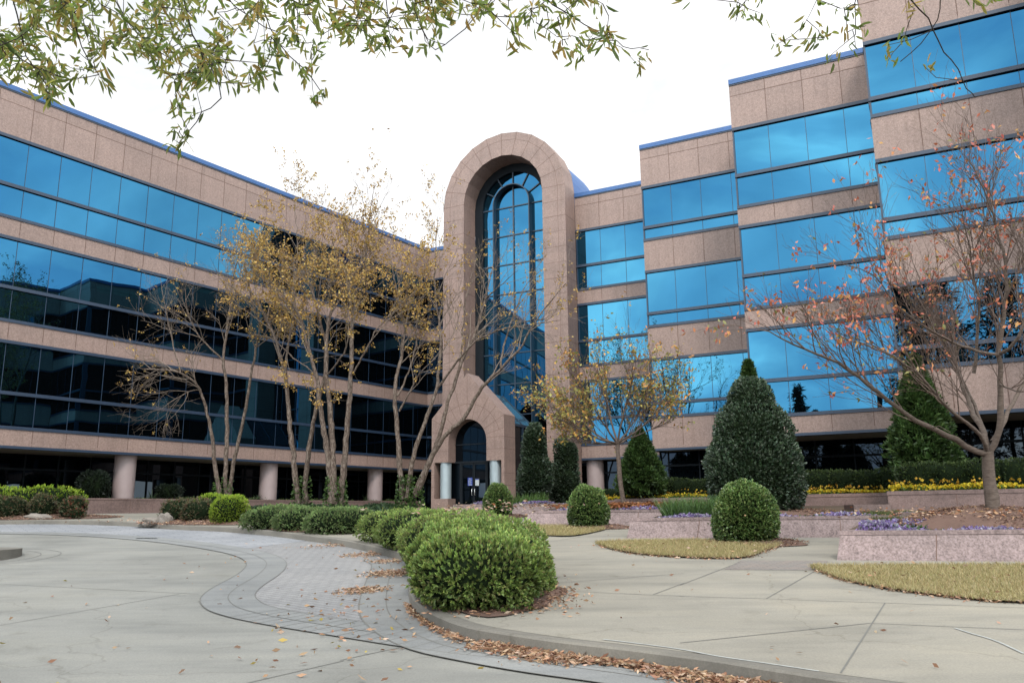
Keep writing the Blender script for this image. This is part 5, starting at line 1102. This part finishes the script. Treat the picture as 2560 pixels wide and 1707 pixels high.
# ------------------------------------------------------------------ oak overhead
def oak():
    t = thing('willow_oak', 'willow oak with narrow green and yellow leaves hanging in from above', 'tree', (-6.2, -3.5, 0))
    tk = Tubes(); tw = Tubes()
    tk.add(resample([(-6.2, -3.5, -.1), (-6.1, -3.4, 1.5), (-6.2, -3.2, 4), (-5.6, -2.6, 7), (-5, -2, 10)], .32, .14, .3, .01)[0], np.linspace(.32, .14, 36)[:len(resample([(-6.2, -3.5, -.1), (-6.1, -3.4, 1.5), (-6.2, -3.2, 4), (-5.6, -2.6, 7), (-5, -2, 10)], .32, .14, .3, 0)[0])], 12)
    src = [(-6.1, -3.1, 4.6), (-5.8, -2.8, 6.2), (-5.4, -2.4, 8.0)]
    limbs = [[(-3.45,6.3,6.182),(-3.369,6.55,5.864),(-3.284,6.8,5.839)],[(-2.753,6.0,5.997),(-2.658,6.25,5.561),(-2.589,6.5,5.471),(-2.523,6.75,5.272),(-2.853,7.0,5.224),(-3.129,7.25,5.057)],[(-2.302,6.6,6.428),(-2.188,6.85,5.915),(-2.03,7.1,5.837),(-1.874,7.35,5.727),(-1.853,7.6,5.699)],[(-2.54,6.4,6.158),(-2.372,6.65,5.982),(-2.129,6.9,5.985)],[(-3.383,5.6,5.677),(-3.419,5.85,5.394),(-3.487,6.1,5.3),(-3.457,6.35,5.259)],[(-3.648,5.4,5.536),(-3.716,5.65,5.27),(-3.8,5.9,5.165),(-3.753,6.15,5.04)],[(-3.802,5.2,4.982),(-3.645,5.45,4.964),(-3.56,5.7,4.934)],[(0.233,6.8,6.407),(0.391,7.05,6.349),(0.692,7.3,6.323),(1.018,7.55,6.285),(1.229,7.8,6.313),(1.502,8.05,6.461)],[(-0.184,6.6,6.358),(-0.273,6.85,6.177),(-0.47,7.1,6.046),(-0.721,7.35,6.063)],[(-1.09,6.4,6.225),(-1.084,6.65,5.966),(-1.079,6.9,5.861)],[(4.161,7.0,6.594),(4.231,7.25,6.437),(4.349,7.5,6.399),(4.247,7.75,6.296),(4.16,8.0,6.261)],[(3.297,6.8,6.46),(3.287,7.05,6.36),(3.389,7.3,6.148)],[(2.617,7.2,6.757),(2.332,7.45,6.595),(2.351,7.7,6.562)],[(3.489,6.6,6.27),(4.166,6.85,6.258),(4.854,7.1,6.375)],[(4.129,7.0,5.637),(4.395,7.25,5.551),(4.596,7.5,5.57)]]
    segs = []
    for i, P in enumerate(limbs):
        s = src[i % 3]; p0 = np.array(P[0]); mid = (np.array(s) + p0) / 2 + np.array([0, 0, .7])
        Q, rr = resample([s, tuple(mid)] + P, .05, .006, .15, .012)
        tk.add(Q, np.maximum(.004, np.linspace(1, 0, len(Q)) ** 1.5 * .055 + .0045), 6); segs.append(Q)
    allp = np.vstack(segs)
    whorls = np.array([[-4.667,6.758,5.807],[0.425,5.792,5.646],[-5.266,7.399,6.652],[0.354,7.558,6.704],[0.37,5.598,5.258],[-3.976,6.647,6.376],[-4.202,5.944,5.004],[-2.345,5.337,4.886],[-2.093,5.312,4.746],[-4.463,7.263,5.632],[-4.734,7.403,6.426],[-1.353,5.626,5.278],[-3.665,5.588,5.504],[-1.795,7.183,6.136],[-1.678,5.279,4.918],[-3.997,6.713,5.351],[-0.148,5.558,5.498],[0.174,7.598,6.576],[-2.823,6.105,5.474],[-3.015,7.077,6.628],[-4.792,6.812,5.71],[-2.938,7.188,5.747],[-1.953,7.45,6.087],[-2.327,6.728,5.509],[-0.543,6.259,6.116],[-3.62,5.33,4.91],[-3.414,5.664,5.321],[-4.566,6.668,5.751],[-4.435,6.184,5.541],[-2.146,5.428,5.525],[-1.801,7.5,6.455],[-1.026,6.63,5.837],[-2.572,7.534,6.692],[-1.802,6.38,5.617],[-3.113,6.692,5.73],[-2.372,7.184,6.339],[-5.23,7.445,6.117],[-0.18,5.571,5.319],[-3.923,6.48,5.179],[-2.682,6.314,5.766],[-3.631,7.331,6.164],[-1.51,6.227,6.125],[-2.154,5.672,5.209],[-0.769,7.074,6.01],[0.533,6.518,6.105],[-1.863,6.606,5.893],[-0.039,7.167,6.692],[-0.594,5.726,5.703],[-0.694,7.403,6.747],[-1.063,6.11,5.991],[-4.635,6.982,6.635],[0.318,5.955,5.73],[-2.196,5.563,5.596],[-4.212,6.968,6.318],[-0.785,5.419,5.437],[-4.409,7.305,5.918],[-1.567,5.271,5.036],[-0.619,7.485,6.952],[-0.913,7.534,6.678],[-2.585,6.126,5.179],[-1.612,6.149,5.212],[-0.343,6.687,6.467],[-4.233,7.313,6.302],[-3.285,5.588,5.356],[-2.475,5.277,5.164],[-4.145,6.819,5.511],[-0.414,5.26,5.219],[-3.173,6.074,5.939],[-3.083,6.958,5.907],[-0.605,6.813,6.289],[-4.468,6.184,6.059],[-4.347,6.445,5.485],[-3.058,7.357,6.818],[-3.845,5.631,5.69],[-3.317,7.411,6.833],[-3.425,6.368,6.246],[-1.506,6.942,6.029],[0.595,7.183,6.277],[-2.593,5.788,5.656],[-3.723,5.789,5.251],[-1.446,6.773,5.816],[-0.632,6.118,5.656],[-3.567,5.83,5.789],[-0.883,7.033,6.234],[-1.279,5.512,5.587],[-3.083,5.993,5.371],[-4.873,6.944,5.728],[-4.355,6.903,5.786],[-0.153,7.396,6.765],[-1.223,6.207,5.97],[-5.005,7.316,5.961],[-1.3,5.78,5.316],[-2.971,7.217,6.445],[-4.785,6.922,6.404],[-2.871,6.695,5.404],[-3.983,5.643,5.052],[-2.247,5.949,5.493],[-2.346,6.158,5.395],[-1.411,5.409,5.175],[-2.786,6.915,5.693],[-1.346,7.351,6.586],[-0.301,6.558,6.012],[-3.789,6.751,6.24],[-4.961,7.497,6.231],[-3.199,7.424,5.53],[0.107,5.664,5.063],[-4.417,7.159,5.558],[-3.616,5.695,5.642],[-2.713,6.983,5.933],[-3.93,6.1,5.485],[-4.172,6.841,5.639],[-0.544,6.35,5.765],[-3.271,7.094,5.941],[-1.546,7.235,6.357],[-0.733,5.43,5.46],[-3.328,5.212,4.979],[-4.331,6.119,5.726],[-1.678,6.262,6.093],[-2.303,7.491,6.919],[-4.193,6.243,5.594],[-4.316,6.192,6.119],[-2.06,5.888,5.516],[-0.847,6.298,6.0],[-4.787,7.325,6.304],[-4.157,7.506,7.075],[-1.439,7.408,6.757],[0.663,6.23,6.075],[-3.943,6.1,5.917],[-2.956,7.518,6.232],[-0.53,6.894,6.393],[-4.079,6.125,5.36],[-2.642,6.28,6.166],[-2.912,7.45,6.097],[-2.463,5.386,5.326],[-2.504,5.531,4.915],[-2.327,5.698,5.089],[-1.949,6.021,5.914],[-3.414,6.979,6.246],[-3.966,6.975,6.485],[-1.642,7.178,6.823],[-4.698,6.931,5.711],[-3.411,5.423,5.5],[-4.828,7.341,6.176],[-3.46,7.02,6.234],[-1.821,5.832,5.641],[0.685,6.047,5.685],[-4.38,6.761,5.871],[-3.907,6.849,6.395],[-1.795,5.548,4.888],[-3.541,7.36,6.114],[0.089,5.822,5.415],[-3.304,5.447,4.596],[-1.931,5.355,5.087],[0.259,5.632,5.606],[-1.435,6.428,5.836],[-1.711,5.476,5.464],[-1.82,7.535,6.301],[-2.554,7.404,6.635],[-2.27,5.982,5.064],[-3.816,6.318,6.158],[-3.27,6.652,5.717],[-4.204,6.95,6.359],[-3.804,6.271,5.949],[-3.76,6.055,5.2],[-3.984,6.62,5.25],[0.648,7.305,6.401],[-4.532,7.543,6.37],[-4.163,6.948,5.607],[-2.708,6.21,4.884],[-2.863,6.908,5.445],[-3.711,5.487,4.924],[-0.846,5.75,5.253],[-2.057,6.095,5.601],[-1.89,5.825,4.898],[-0.288,6.252,5.987],[-2.606,6.854,6.337],[-3.26,6.181,5.529],[-4.758,6.864,5.89],[-2.557,7.319,5.791],[-0.312,7.217,6.512],[-2.439,6.07,5.902],[-3.303,5.557,5.29],[-3.495,5.34,5.329],[-2.785,5.37,5.152],[-3.741,5.97,4.94],[-2.846,6.445,5.271],[-4.3,6.727,5.505],[-4.253,6.263,5.427],[-3.159,5.371,5.178],[-0.688,5.418,5.225],[-3.491,7.468,6.897],[-4.39,6.836,6.053],[-1.895,5.987,5.833],[-2.705,6.567,5.602],[-2.978,6.617,5.859],[-3.29,5.362,4.568],[-4.34,6.776,5.556],[-4.116,5.997,5.346],[-3.557,7.437,6.735],[-2.295,6.25,5.782],[-0.949,5.285,4.872],[-3.218,6.409,5.524],[-2.516,5.59,5.233],[0.605,5.856,5.786],[-1.967,7.574,7.047],[-0.141,5.278,5.154],[-3.664,5.948,5.69],[-3.539,6.976,6.604],[-0.185,5.848,5.49],[-5.153,7.242,6.39],[-2.004,5.288,4.737],[-2.636,5.393,4.955],[-3.194,6.369,5.699],[-1.185,5.961,5.481],[-1.223,5.925,5.593],[-4.236,6.958,5.716],[-4.258,6.509,6.087],[-2.976,7.213,6.05],[-3.048,6.773,5.646],[-1.006,6.545,6.156],[-2.906,5.25,5.321],[-1.646,5.848,5.451],[-2.125,5.25,4.567],[-3.253,6.261,5.762],[-2.726,5.559,5.028],[-1.58,5.306,4.788],[-1.656,6.083,5.074],[-0.674,6.689,6.095],[0.629,5.977,5.296],[0.069,7.471,6.913],[-2.753,5.779,5.414],[-2.246,5.2,5.079],[-4.362,7.044,6.518],[-1.071,6.457,5.559],[-2.654,5.453,5.404],[-2.428,6.919,6.657],[-5.279,7.382,6.479],[-1.447,6.224,5.681],[-1.653,6.341,5.533],[-2.743,6.215,4.995],[-4.22,6.691,6.127],[-2.196,5.49,5.42],[-2.21,6.009,5.982],[-2.935,5.703,5.346],[-4.389,6.588,6.306],[-3.401,7.448,5.782],[-0.985,7.208,6.765],[-1.063,5.353,5.231],[-1.927,7.349,6.641],[-0.548,6.774,6.41],[-2.605,6.632,6.021],[-4.482,7.007,6.413],[-1.11,6.227,5.423],[-2.915,5.288,5.196],[-2.142,7.429,6.718],[-4.549,6.734,5.801],[-0.525,5.577,5.397],[-4.018,5.811,4.914],[-4.277,6.059,6.025],[-2.285,6.882,5.514],[-3.255,5.89,5.096],[-2.759,5.973,5.087],[-3.297,6.778,6.022],[-4.374,6.637,6.302],[-2.907,6.995,6.501],[-0.711,6.617,5.978],[-1.92,5.753,5.001],[-2.326,6.062,5.981],[-2.952,6.83,6.018],[-5.051,7.31,6.028],[-3.224,7.577,5.938],[-3.804,6.396,5.998],[-2.863,5.661,5.243],[-0.896,7.372,6.493],[-1.492,7.496,6.665],[-1.352,6.713,6.252],[-3.997,5.818,5.878],[-3.098,7.094,5.8],[-4.614,7.202,6.692],[-3.035,6.312,5.667],[-2.21,5.856,5.212],[-1.288,6.509,6.023],[-2.915,5.959,5.47],[-2.762,6.455,6.065],[-2.17,7.018,5.811],[-1.539,7.342,6.949],[-2.043,6.524,5.586],[-1.235,6.372,5.77],[-4.949,7.184,6.756],[-3.469,5.664,5.561],[-4.078,7.2,5.809],[-2.965,6.141,5.47],[-1.096,6.587,6.269],[-0.157,6.105,5.693],[-2.652,5.585,5.225],[-2.758,7.281,6.813],[-2.126,5.624,4.954],[-3.665,6.739,5.82],[-2.819,6.527,5.999],[-3.052,6.705,5.747],[0.342,6.549,5.764],[-0.989,7.414,6.561],[-3.723,6.379,5.239],[-2.428,7.498,6.643],[-4.211,6.091,5.867],[-0.947,6.893,6.401],[-3.997,6.762,6.42],[-1.954,6.903,6.517],[0.708,6.84,6.317],[-3.07,7.124,6.007],[-3.573,6.027,5.054],[-4.108,6.32,5.293],[-3.197,6.874,5.749],[0.029,5.991,5.521],[0.184,6.394,5.865],[-3.328,5.487,5.347],[-4.402,7.507,6.017],[-0.786,6.013,5.578],[-3.096,5.288,5.008],[-3.44,7.29,6.392],[-3.452,6.015,5.862],[-2.794,6.958,6.004],[-4.091,6.418,5.998],[-3.915,7.156,6.609],[-2.672,5.906,5.373],[-1.633,6.464,5.973],[-4.578,6.702,5.493],[-1.82,6.372,5.551],[-0.514,5.84,5.57],[0.074,5.626,5.136],[-2.735,6.779,5.582],[-3.869,5.374,5.204],[-1.212,7.529,6.309],[-2.222,5.37,4.918],[-2.028,5.996,5.636],[-3.296,5.333,5.489],[0.404,6.23,5.49],[-3.248,7.277,6.721],[-2.752,6.692,5.428],[-3.447,6.35,5.519],[-3.097,5.709,4.868],[-2.278,6.066,5.326],[-2.525,6.407,5.579],[-2.303,6.732,5.383],[-2.848,5.236,4.826],[-4.328,7.148,6.051],[-0.126,5.532,5.367],[0.529,6.627,6.072],[-0.661,6.472,6.253],[0.234,6.33,5.689],[-4.81,6.992,5.67],[0.578,6.328,6.141],[-3.737,5.778,5.231],[0.61,6.681,6.132],[-3.753,6.763,5.928],[-3.297,6.751,6.135],[-4.113,6.958,6.515],[-1.744,5.46,4.89],[-3.402,7.349,6.027],[-4.172,6.558,5.826],[-2.912,6.169,5.525],[0.028,5.603,5.146],[-3.23,6.972,6.576],[0.788,6.019,5.371],[-2.967,7.386,6.904],[0.516,7.553,6.84],[-3.271,5.7,5.365],[-3.7,5.371,4.948],[-2.114,7.3,6.697],[-1.353,5.367,5.333],[-1.777,6.233,5.789],[-2.688,6.453,5.369],[-3.272,5.918,5.522],[-1.454,5.945,5.609],[-3.695,6.992,6.05],[-2.889,6.838,5.777],[0.771,7.562,6.152],[-1.173,6.703,6.14],[-2.519,5.688,5.381],[-0.577,5.499,4.97],[-0.114,7.369,6.366],[-1.852,5.737,4.981],[0.326,6.418,5.906],[-3.094,7.071,5.355],[-2.96,5.493,5.613],[0.624,5.313,4.867],[-0.534,5.652,5.246],[0.582,6.153,5.212],[-2.183,6.021,4.96],[-3.652,5.894,5.072],[-3.286,7.542,6.483],[0.782,7.294,6.859],[-1.386,6.265,5.534],[-4.025,6.74,5.975],[-1.549,5.389,5.524],[-4.588,7.299,5.856],[-3.479,6.357,5.544],[-1.346,7.535,6.732],[-3.225,5.456,5.315],[-4.195,6.877,5.591],[0.839,5.991,5.359],[-2.422,7.429,6.008],[-3.491,7.103,6.025],[0.785,6.647,6.28],[-2.956,5.222,4.987],[-2.526,6.879,5.994],[-3.552,5.956,5.491],[0.994,6.794,6.35],[-0.89,6.417,5.538],[-1.972,6.976,6.352],[-4.228,7.452,5.953],[-4.688,7.002,6.031],[-4.327,6.196,5.86],[0.43,7.276,6.669],[-2.168,6.65,5.437],[-4.166,5.913,4.977],[-4.167,6.481,5.955],[-2.503,5.466,5.548],[0.817,6.881,6.355],[-0.399,6.834,6.372],[-1.112,5.453,5.098],[-3.907,5.689,5.189],[-2.558,5.815,5.666],[-3.363,6.572,5.875],[-3.05,5.697,5.602],[-1.979,6.803,5.784],[-2.073,5.629,4.756],[-1.054,5.275,5.231],[-2.967,5.521,4.75],[-2.541,5.959,5.048],[-3.798,5.471,4.773],[-2.421,6.198,5.137],[-3.883,6.361,5.312],[0.698,5.272,4.955],[-3.407,5.619,5.46],[-4.93,6.942,6.709],[-4.198,6.09,5.414],[-0.57,5.55,5.329],[-4.738,7.311,6.373],[-2.696,5.759,5.007],[-0.203,6.253,5.861],[-2.484,5.293,5.261],[-3.921,6.529,5.887],[-3.618,6.427,6.051],[0.405,5.617,5.036],[-0.522,5.778,5.78],[-4.146,5.894,5.165],[0.69,6.789,6.427],[-3.696,6.013,5.867],[-3.928,6.342,5.275],[-4.048,6.491,6.099],[-1.832,5.471,5.364],[-3.324,5.434,5.235],[-3.621,6.876,5.956],[-4.399,6.708,5.586],[-4.989,7.087,6.671],[-3.767,6.878,5.634],[-0.812,6.801,6.389],[-4.577,7.056,6.294],[-1.922,7.207,5.789],[-3.064,7.45,5.959],[-2.554,7.488,6.243],[-3.678,5.258,4.826],[0.696,5.463,5.277],[-3.664,5.29,4.721],[0.813,7.586,6.301],[-0.271,5.339,5.211],[-3.614,5.537,5.52],[-2.225,7.562,6.35],[-0.82,7.342,6.154],[-2.593,5.399,4.98],[-0.55,7.388,6.769],[-0.335,7.176,6.345],[-2.714,6.081,5.802],[-3.343,6.281,5.569],[-2.301,5.56,4.83],[-4.544,6.413,5.249],[-0.545,6.735,6.082],[-0.938,5.709,5.283],[-2.175,5.421,4.795],[0.748,5.376,4.927],[-3.536,6.158,5.352],[-1.496,5.532,5.342],[-2.835,6.258,5.891],[0.193,6.718,5.969],[-4.4,6.802,5.652],[-4.069,6.581,5.345],[-0.587,6.914,6.352],[-4.431,6.399,5.7],[-2.611,6.014,5.77],[-4.28,6.175,5.205],[-0.383,6.015,5.708],[0.001,6.016,5.748],[-3.517,5.412,5.313],[-0.617,6.832,6.213],[-2.072,6.153,5.731],[-0.726,5.419,5.432],[-4.346,7.099,6.276],[-4.975,7.528,6.366],[-4.512,6.934,5.601],[-2.744,5.754,5.779],[-1.591,5.729,5.776],[-2.533,6.357,5.317],[-2.403,6.978,6.214],[-4.594,7.201,6.289],[-0.664,5.409,5.393],[-4.039,6.43,5.898],[-3.376,5.529,4.649],[-1.815,5.601,5.373],[-3.102,6.711,5.536],[-3.371,5.95,5.552],[-0.778,6.593,5.799],[0.428,5.37,4.938],[0.555,6.634,6.374],[-3.68,6.413,5.723],[-4.56,6.38,6.139],[-3.411,6.901,5.857],[-2.521,6.435,6.306],[-2.914,6.719,6.002],[-1.642,5.658,5.452],[-4.566,6.433,5.586],[-4.607,6.77,5.814],[-2.752,7.113,6.102],[-5.205,7.436,5.94],[-1.695,6.138,5.833],[-3.719,5.708,5.108],[-2.965,7.281,6.914],[-3.149,7.094,5.601],[0.987,6.824,6.482],[-0.942,7.428,6.758],[-2.582,7.515,5.788],[-2.738,5.797,5.57],[-3.898,5.833,5.117],[-2.701,6.02,5.969],[-3.901,6.657,6.235],[-0.263,7.175,6.659],[-4.83,7.157,6.662],[-4.51,6.528,6.273],[-1.207,6.181,5.955],[-4.32,6.799,6.203],[-3.747,5.689,4.909],[0.698,6.25,5.878],[-0.535,6.306,5.757],[-3.26,7.573,6.78],[-3.57,7.595,6.597],[-0.689,6.503,6.1],[-5.284,7.423,6.45],[-4.704,6.734,5.419],[-3.874,6.204,5.397],[-3.39,6.632,6.433],[-3.072,7.227,5.245],[-2.899,6.716,4.925],[-2.915,6.713,4.834],[-2.853,6.838,5.12],[-3.0,6.808,4.897],[-2.95,6.881,4.881],[-1.756,7.2,5.497],[-1.711,6.891,5.404],[-1.849,7.195,5.469],[1.265,7.123,5.856],[1.275,7.332,5.842],[2.169,7.071,6.295],[2.319,7.378,6.378],[2.335,6.899,6.133],[2.783,7.037,6.081],[2.682,6.76,5.774],[2.861,6.764,5.783],[2.488,6.881,5.829],[2.588,7.283,6.03],[3.123,7.322,5.931],[3.155,6.966,5.963],[3.304,6.882,5.975],[3.702,6.862,6.205],[3.859,7.053,6.262],[3.265,6.968,6.258],[4.063,7.394,5.868],[3.603,7.151,5.777],[2.861,6.888,5.94],[3.261,7.052,5.858],[2.188,6.972,6.366],[2.574,7.367,6.658],[2.638,6.747,6.251],[3.819,7.243,6.037],[3.436,6.827,5.74],[1.599,6.914,6.311],[2.777,6.632,6.038],[3.043,6.8,6.104],[4.322,6.855,6.192],[4.5,6.811,6.205],[3.259,7.107,6.259]])
    V_ = []; F_ = []; C_ = []; nb = 0
    OC = [(.34, .44, .09), (.42, .47, .10), (.26, .34, .08), (.52, .48, .11), (.64, .46, .12), (.19, .26, .06), (.37, .43, .10)]
    order = np.argsort([np.min(np.linalg.norm(allp - w, axis=1)) for w in whorls]); done = allp
    for wi in order:
        w = whorls[wi]; dd = np.linalg.norm(done - w, axis=1); q = done[np.argmin(dd)]
        if dd.min() > .03:
            mid = (q + w) / 2 + RNG.normal(size=3) * .05 * min(1, dd.min()); P = np.array([q, q * .6 + mid * .4, mid, w]); tw.add(P, [.0045, .004, .0035, .0025], 4); dr = unit(w - mid)
            done = np.vstack([done, q + (w - q) * np.linspace(.3, 1, 4)[:, None]])
        else: dr = np.array([.3, .3, -.9])
        k = RNG.integers(5, 9); P = w + RNG.normal(size=(k, 3)) * .035 - dr * (RNG.random((k, 1)) * .10)
        D = unit(dr * .7 + RNG.normal(size=(k, 3)) * .75 + np.array([0, 0, -.5]))
        D = unit(D); rnd = unit(RNG.normal(size=(k, 3))); S = unit(np.cross(D, rnd)); U = np.cross(S, D)
        Ln = (.085 + .05 * RNG.random((k, 1))); Wd = Ln * .20 * (.8 + .5 * RNG.random((k, 1)))
        cv = U * Ln * .10 * RNG.normal(size=(k, 1))
        a, b, c = P + D * Ln * .28 + cv, P + D * Ln * .68 + cv, P + D * Ln
        V = np.stack([P, a + S * Wd * .45, b + S * Wd * .5, c, b - S * Wd * .5, a - S * Wd * .45], 1).reshape(-1, 3)
        i = np.arange(k)[:, None] * 6
        F = np.concatenate([i + np.array([0, 1, 2, 3]), i + np.array([0, 3, 4, 5])], 0)
        V_.append(V); F_.append(F + nb); nb += len(V); hue = OC if RNG.random() < .75 else OC[3:5] + OC[:1]; C_.append(np.repeat(pal(k, hue, .2), 6, 0))
    tk.V += tw.V; tk.F += [f + tk.n for f in tw.F]; tk.build('trunk', M['bark_oak'], t); mesh_np('leaves', np.vstack(V_), np.vstack(F_), M['leaf_thin'], t, col=np.vstack(C_))
oak()

# ------------------------------------------------------------------ trees behind the viewpoint, seen mirrored in the glass
def conifer(label, x, y, h, r, n, seed):
    t = thing('pine_tree', label, 'tree', (x, y, 0), 'conifers behind the viewpoint, mirrored in the glass'); rg = np.random.default_rng(seed)
    VV = []; FF = []; CC = []; nb = 0; tw = Tubes(); tw.add(np.array([(x, y, -.1), (x, y, h * .5), (x, y, h)]), [.25, .15, .03], 7)
    for j in range(n):
        q = .12 + .88 * rg.random(); rr = r * (1 - q) ** .75 * (.6 + .6 * rg.random()); a = rg.random() * 6.283; P1_ = np.array([x + rr * math.cos(a), y + rr * math.sin(a), h * q + .1 * rr]); P0_ = np.array([x, y, h * q])
        k = 26; f = .25 + .75 * rg.random((k, 1)); P = P0_ + (P1_ - P0_) * f + rg.normal(size=(k, 3)) * .14; D = unit((P1_ - P0_) * .5 + rg.normal(size=(k, 3)) * .8 + np.array([0, 0, -.2]))
        V, F, c = leaves_np(P, D, .55, .22, [(.02, .04, .018), (.03, .055, .022)]); VV.append(V); FF.append(F + nb); CC.append(c); nb += len(V)
    mesh_np('needles', np.vstack(VV), np.vstack(FF), M['leaf'], t, col=np.vstack(CC)); tw.build('trunk', M['bark_oak'], t)
conifer('small spruce behind the viewpoint, mirrored in the third block', -20.3, -13.8, 13.3, 1.7, 170, 1)
for i, (x, y, h, r) in enumerate(((-12.5, -26, 26, 5.0), (-8.3, -29, 27, 5.2), (-16.8, -29, 24, 4.8), (-3.5, -30, 26, 5.), (1.5, -31, 25, 5.))):
    conifer(('tall pine behind the viewpoint, mirrored beside the red-leaved tree', 'second tall pine behind the viewpoint', 'third tall pine behind the viewpoint', 'fourth tall pine behind the viewpoint', 'fifth tall pine behind the viewpoint')[i], x, y, h, r, 460, 10 + i)

# ------------------------------------------------------------------ light and camera
w = bpy.data.worlds.new('World'); scene.world = w; w.use_nodes = True
nt = w.node_tree; bg = nt.nodes['Background']
sky = nt.nodes.new('ShaderNodeTexSky'); sky.sky_type = 'NISHITA'; sky.sun_disc = False
SUN_EL, SUN_AZ = R(45), R(174)          # azimuth clockwise from +Y
sky.sun_elevation = SUN_EL; sky.sun_rotation = SUN_AZ; sky.air_density = 1.3; sky.dust_density = 2.5
tc = nt.nodes.new('ShaderNodeTexCoord')
mp = nt.nodes.new('ShaderNodeMapping'); mp.inputs['Scale'].default_value = (1.0, 1.0, 1.9); L(nt, tc.outputs['Generated'], mp.inputs['Vector'])
cl = N(nt, 'ShaderNodeTexNoise', Scale=3.0, Detail=5, Roughness=.5, Distortion=.9); L(nt, mp.outputs['Vector'], cl.inputs['Vector'])
cl2 = N(nt, 'ShaderNodeTexNoise', Scale=3.4, Detail=6, Roughness=.6, Distortion=.4); L(nt, mp.outputs['Vector'], cl2.inputs['Vector'])
sep = nt.nodes.new('ShaderNodeSeparateXYZ'); L(nt, tc.outputs['Generated'], sep.inputs[0])
front = N(nt, 'ShaderNodeMapRange'); front.inputs['From Min'].default_value = -.15; front.inputs['From Max'].default_value = .35; L(nt, sep.outputs['Y'], front.inputs['Value'])
# cloud deck: bright ahead, grey-blue and broken behind
back = ramp(nt, cl.outputs['Fac'], [(.34, (15., 19.5, 25.)), (.44, (22., 26., 29.5)), (.53, (30., 33., 35.)), (.62, (48., 49., 46.))])
ahead = ramp(nt, cl2.outputs['Fac'], [(.27, (7.9, 8.35, 8.8)), (.42, (9.8, 9.9, 10.)), (.55, (12.5, 12.5, 12.5))])
deck = mix(nt, front.outputs[0], back, ahead)
L(nt, mix(nt, .88, sky.outputs['Color'], deck), bg.inputs['Color'])
bg.inputs['Strength'].default_value = .115
sun = bpy.data.lights.new('Sun', 'SUN'); sun.energy = 2.5; sun.angle = R(14); sun.color = (1., .96, .9)
so = bpy.data.objects.new('Sun', sun); COL.objects.link(so)
sd = Vector((math.sin(SUN_AZ) * math.cos(SUN_EL), math.cos(SUN_AZ) * math.cos(SUN_EL), math.sin(SUN_EL)))
so.rotation_euler = sd.to_track_quat('Z', 'Y').to_euler(); so.location = sd * 60
cam = bpy.data.cameras.new('Camera'); co = bpy.data.objects.new('Camera', cam); COL.objects.link(co); scene.camera = co
cam.sensor_width = 36; cam.lens = 36 * 2066 / 2560; cam.clip_start = .1; cam.clip_end = 3000
co.matrix_world = Matrix.Translation((0, 0, 1.6)) @ Matrix.Rotation(R(101.8), 4, 'X') @ Matrix.Rotation(R(-.62), 4, 'Z')
scene.view_settings.view_transform = 'Standard'; scene.view_settings.look = 'None'; scene.view_settings.exposure = 0
scene.render.engine = 'CYCLES'
scene.cycles.max_bounces = 6; scene.cycles.glossy_bounces = 1; scene.cycles.transparent_max_bounces = 4; scene.cycles.diffuse_bounces = 2
scene.cycles.use_denoising = True
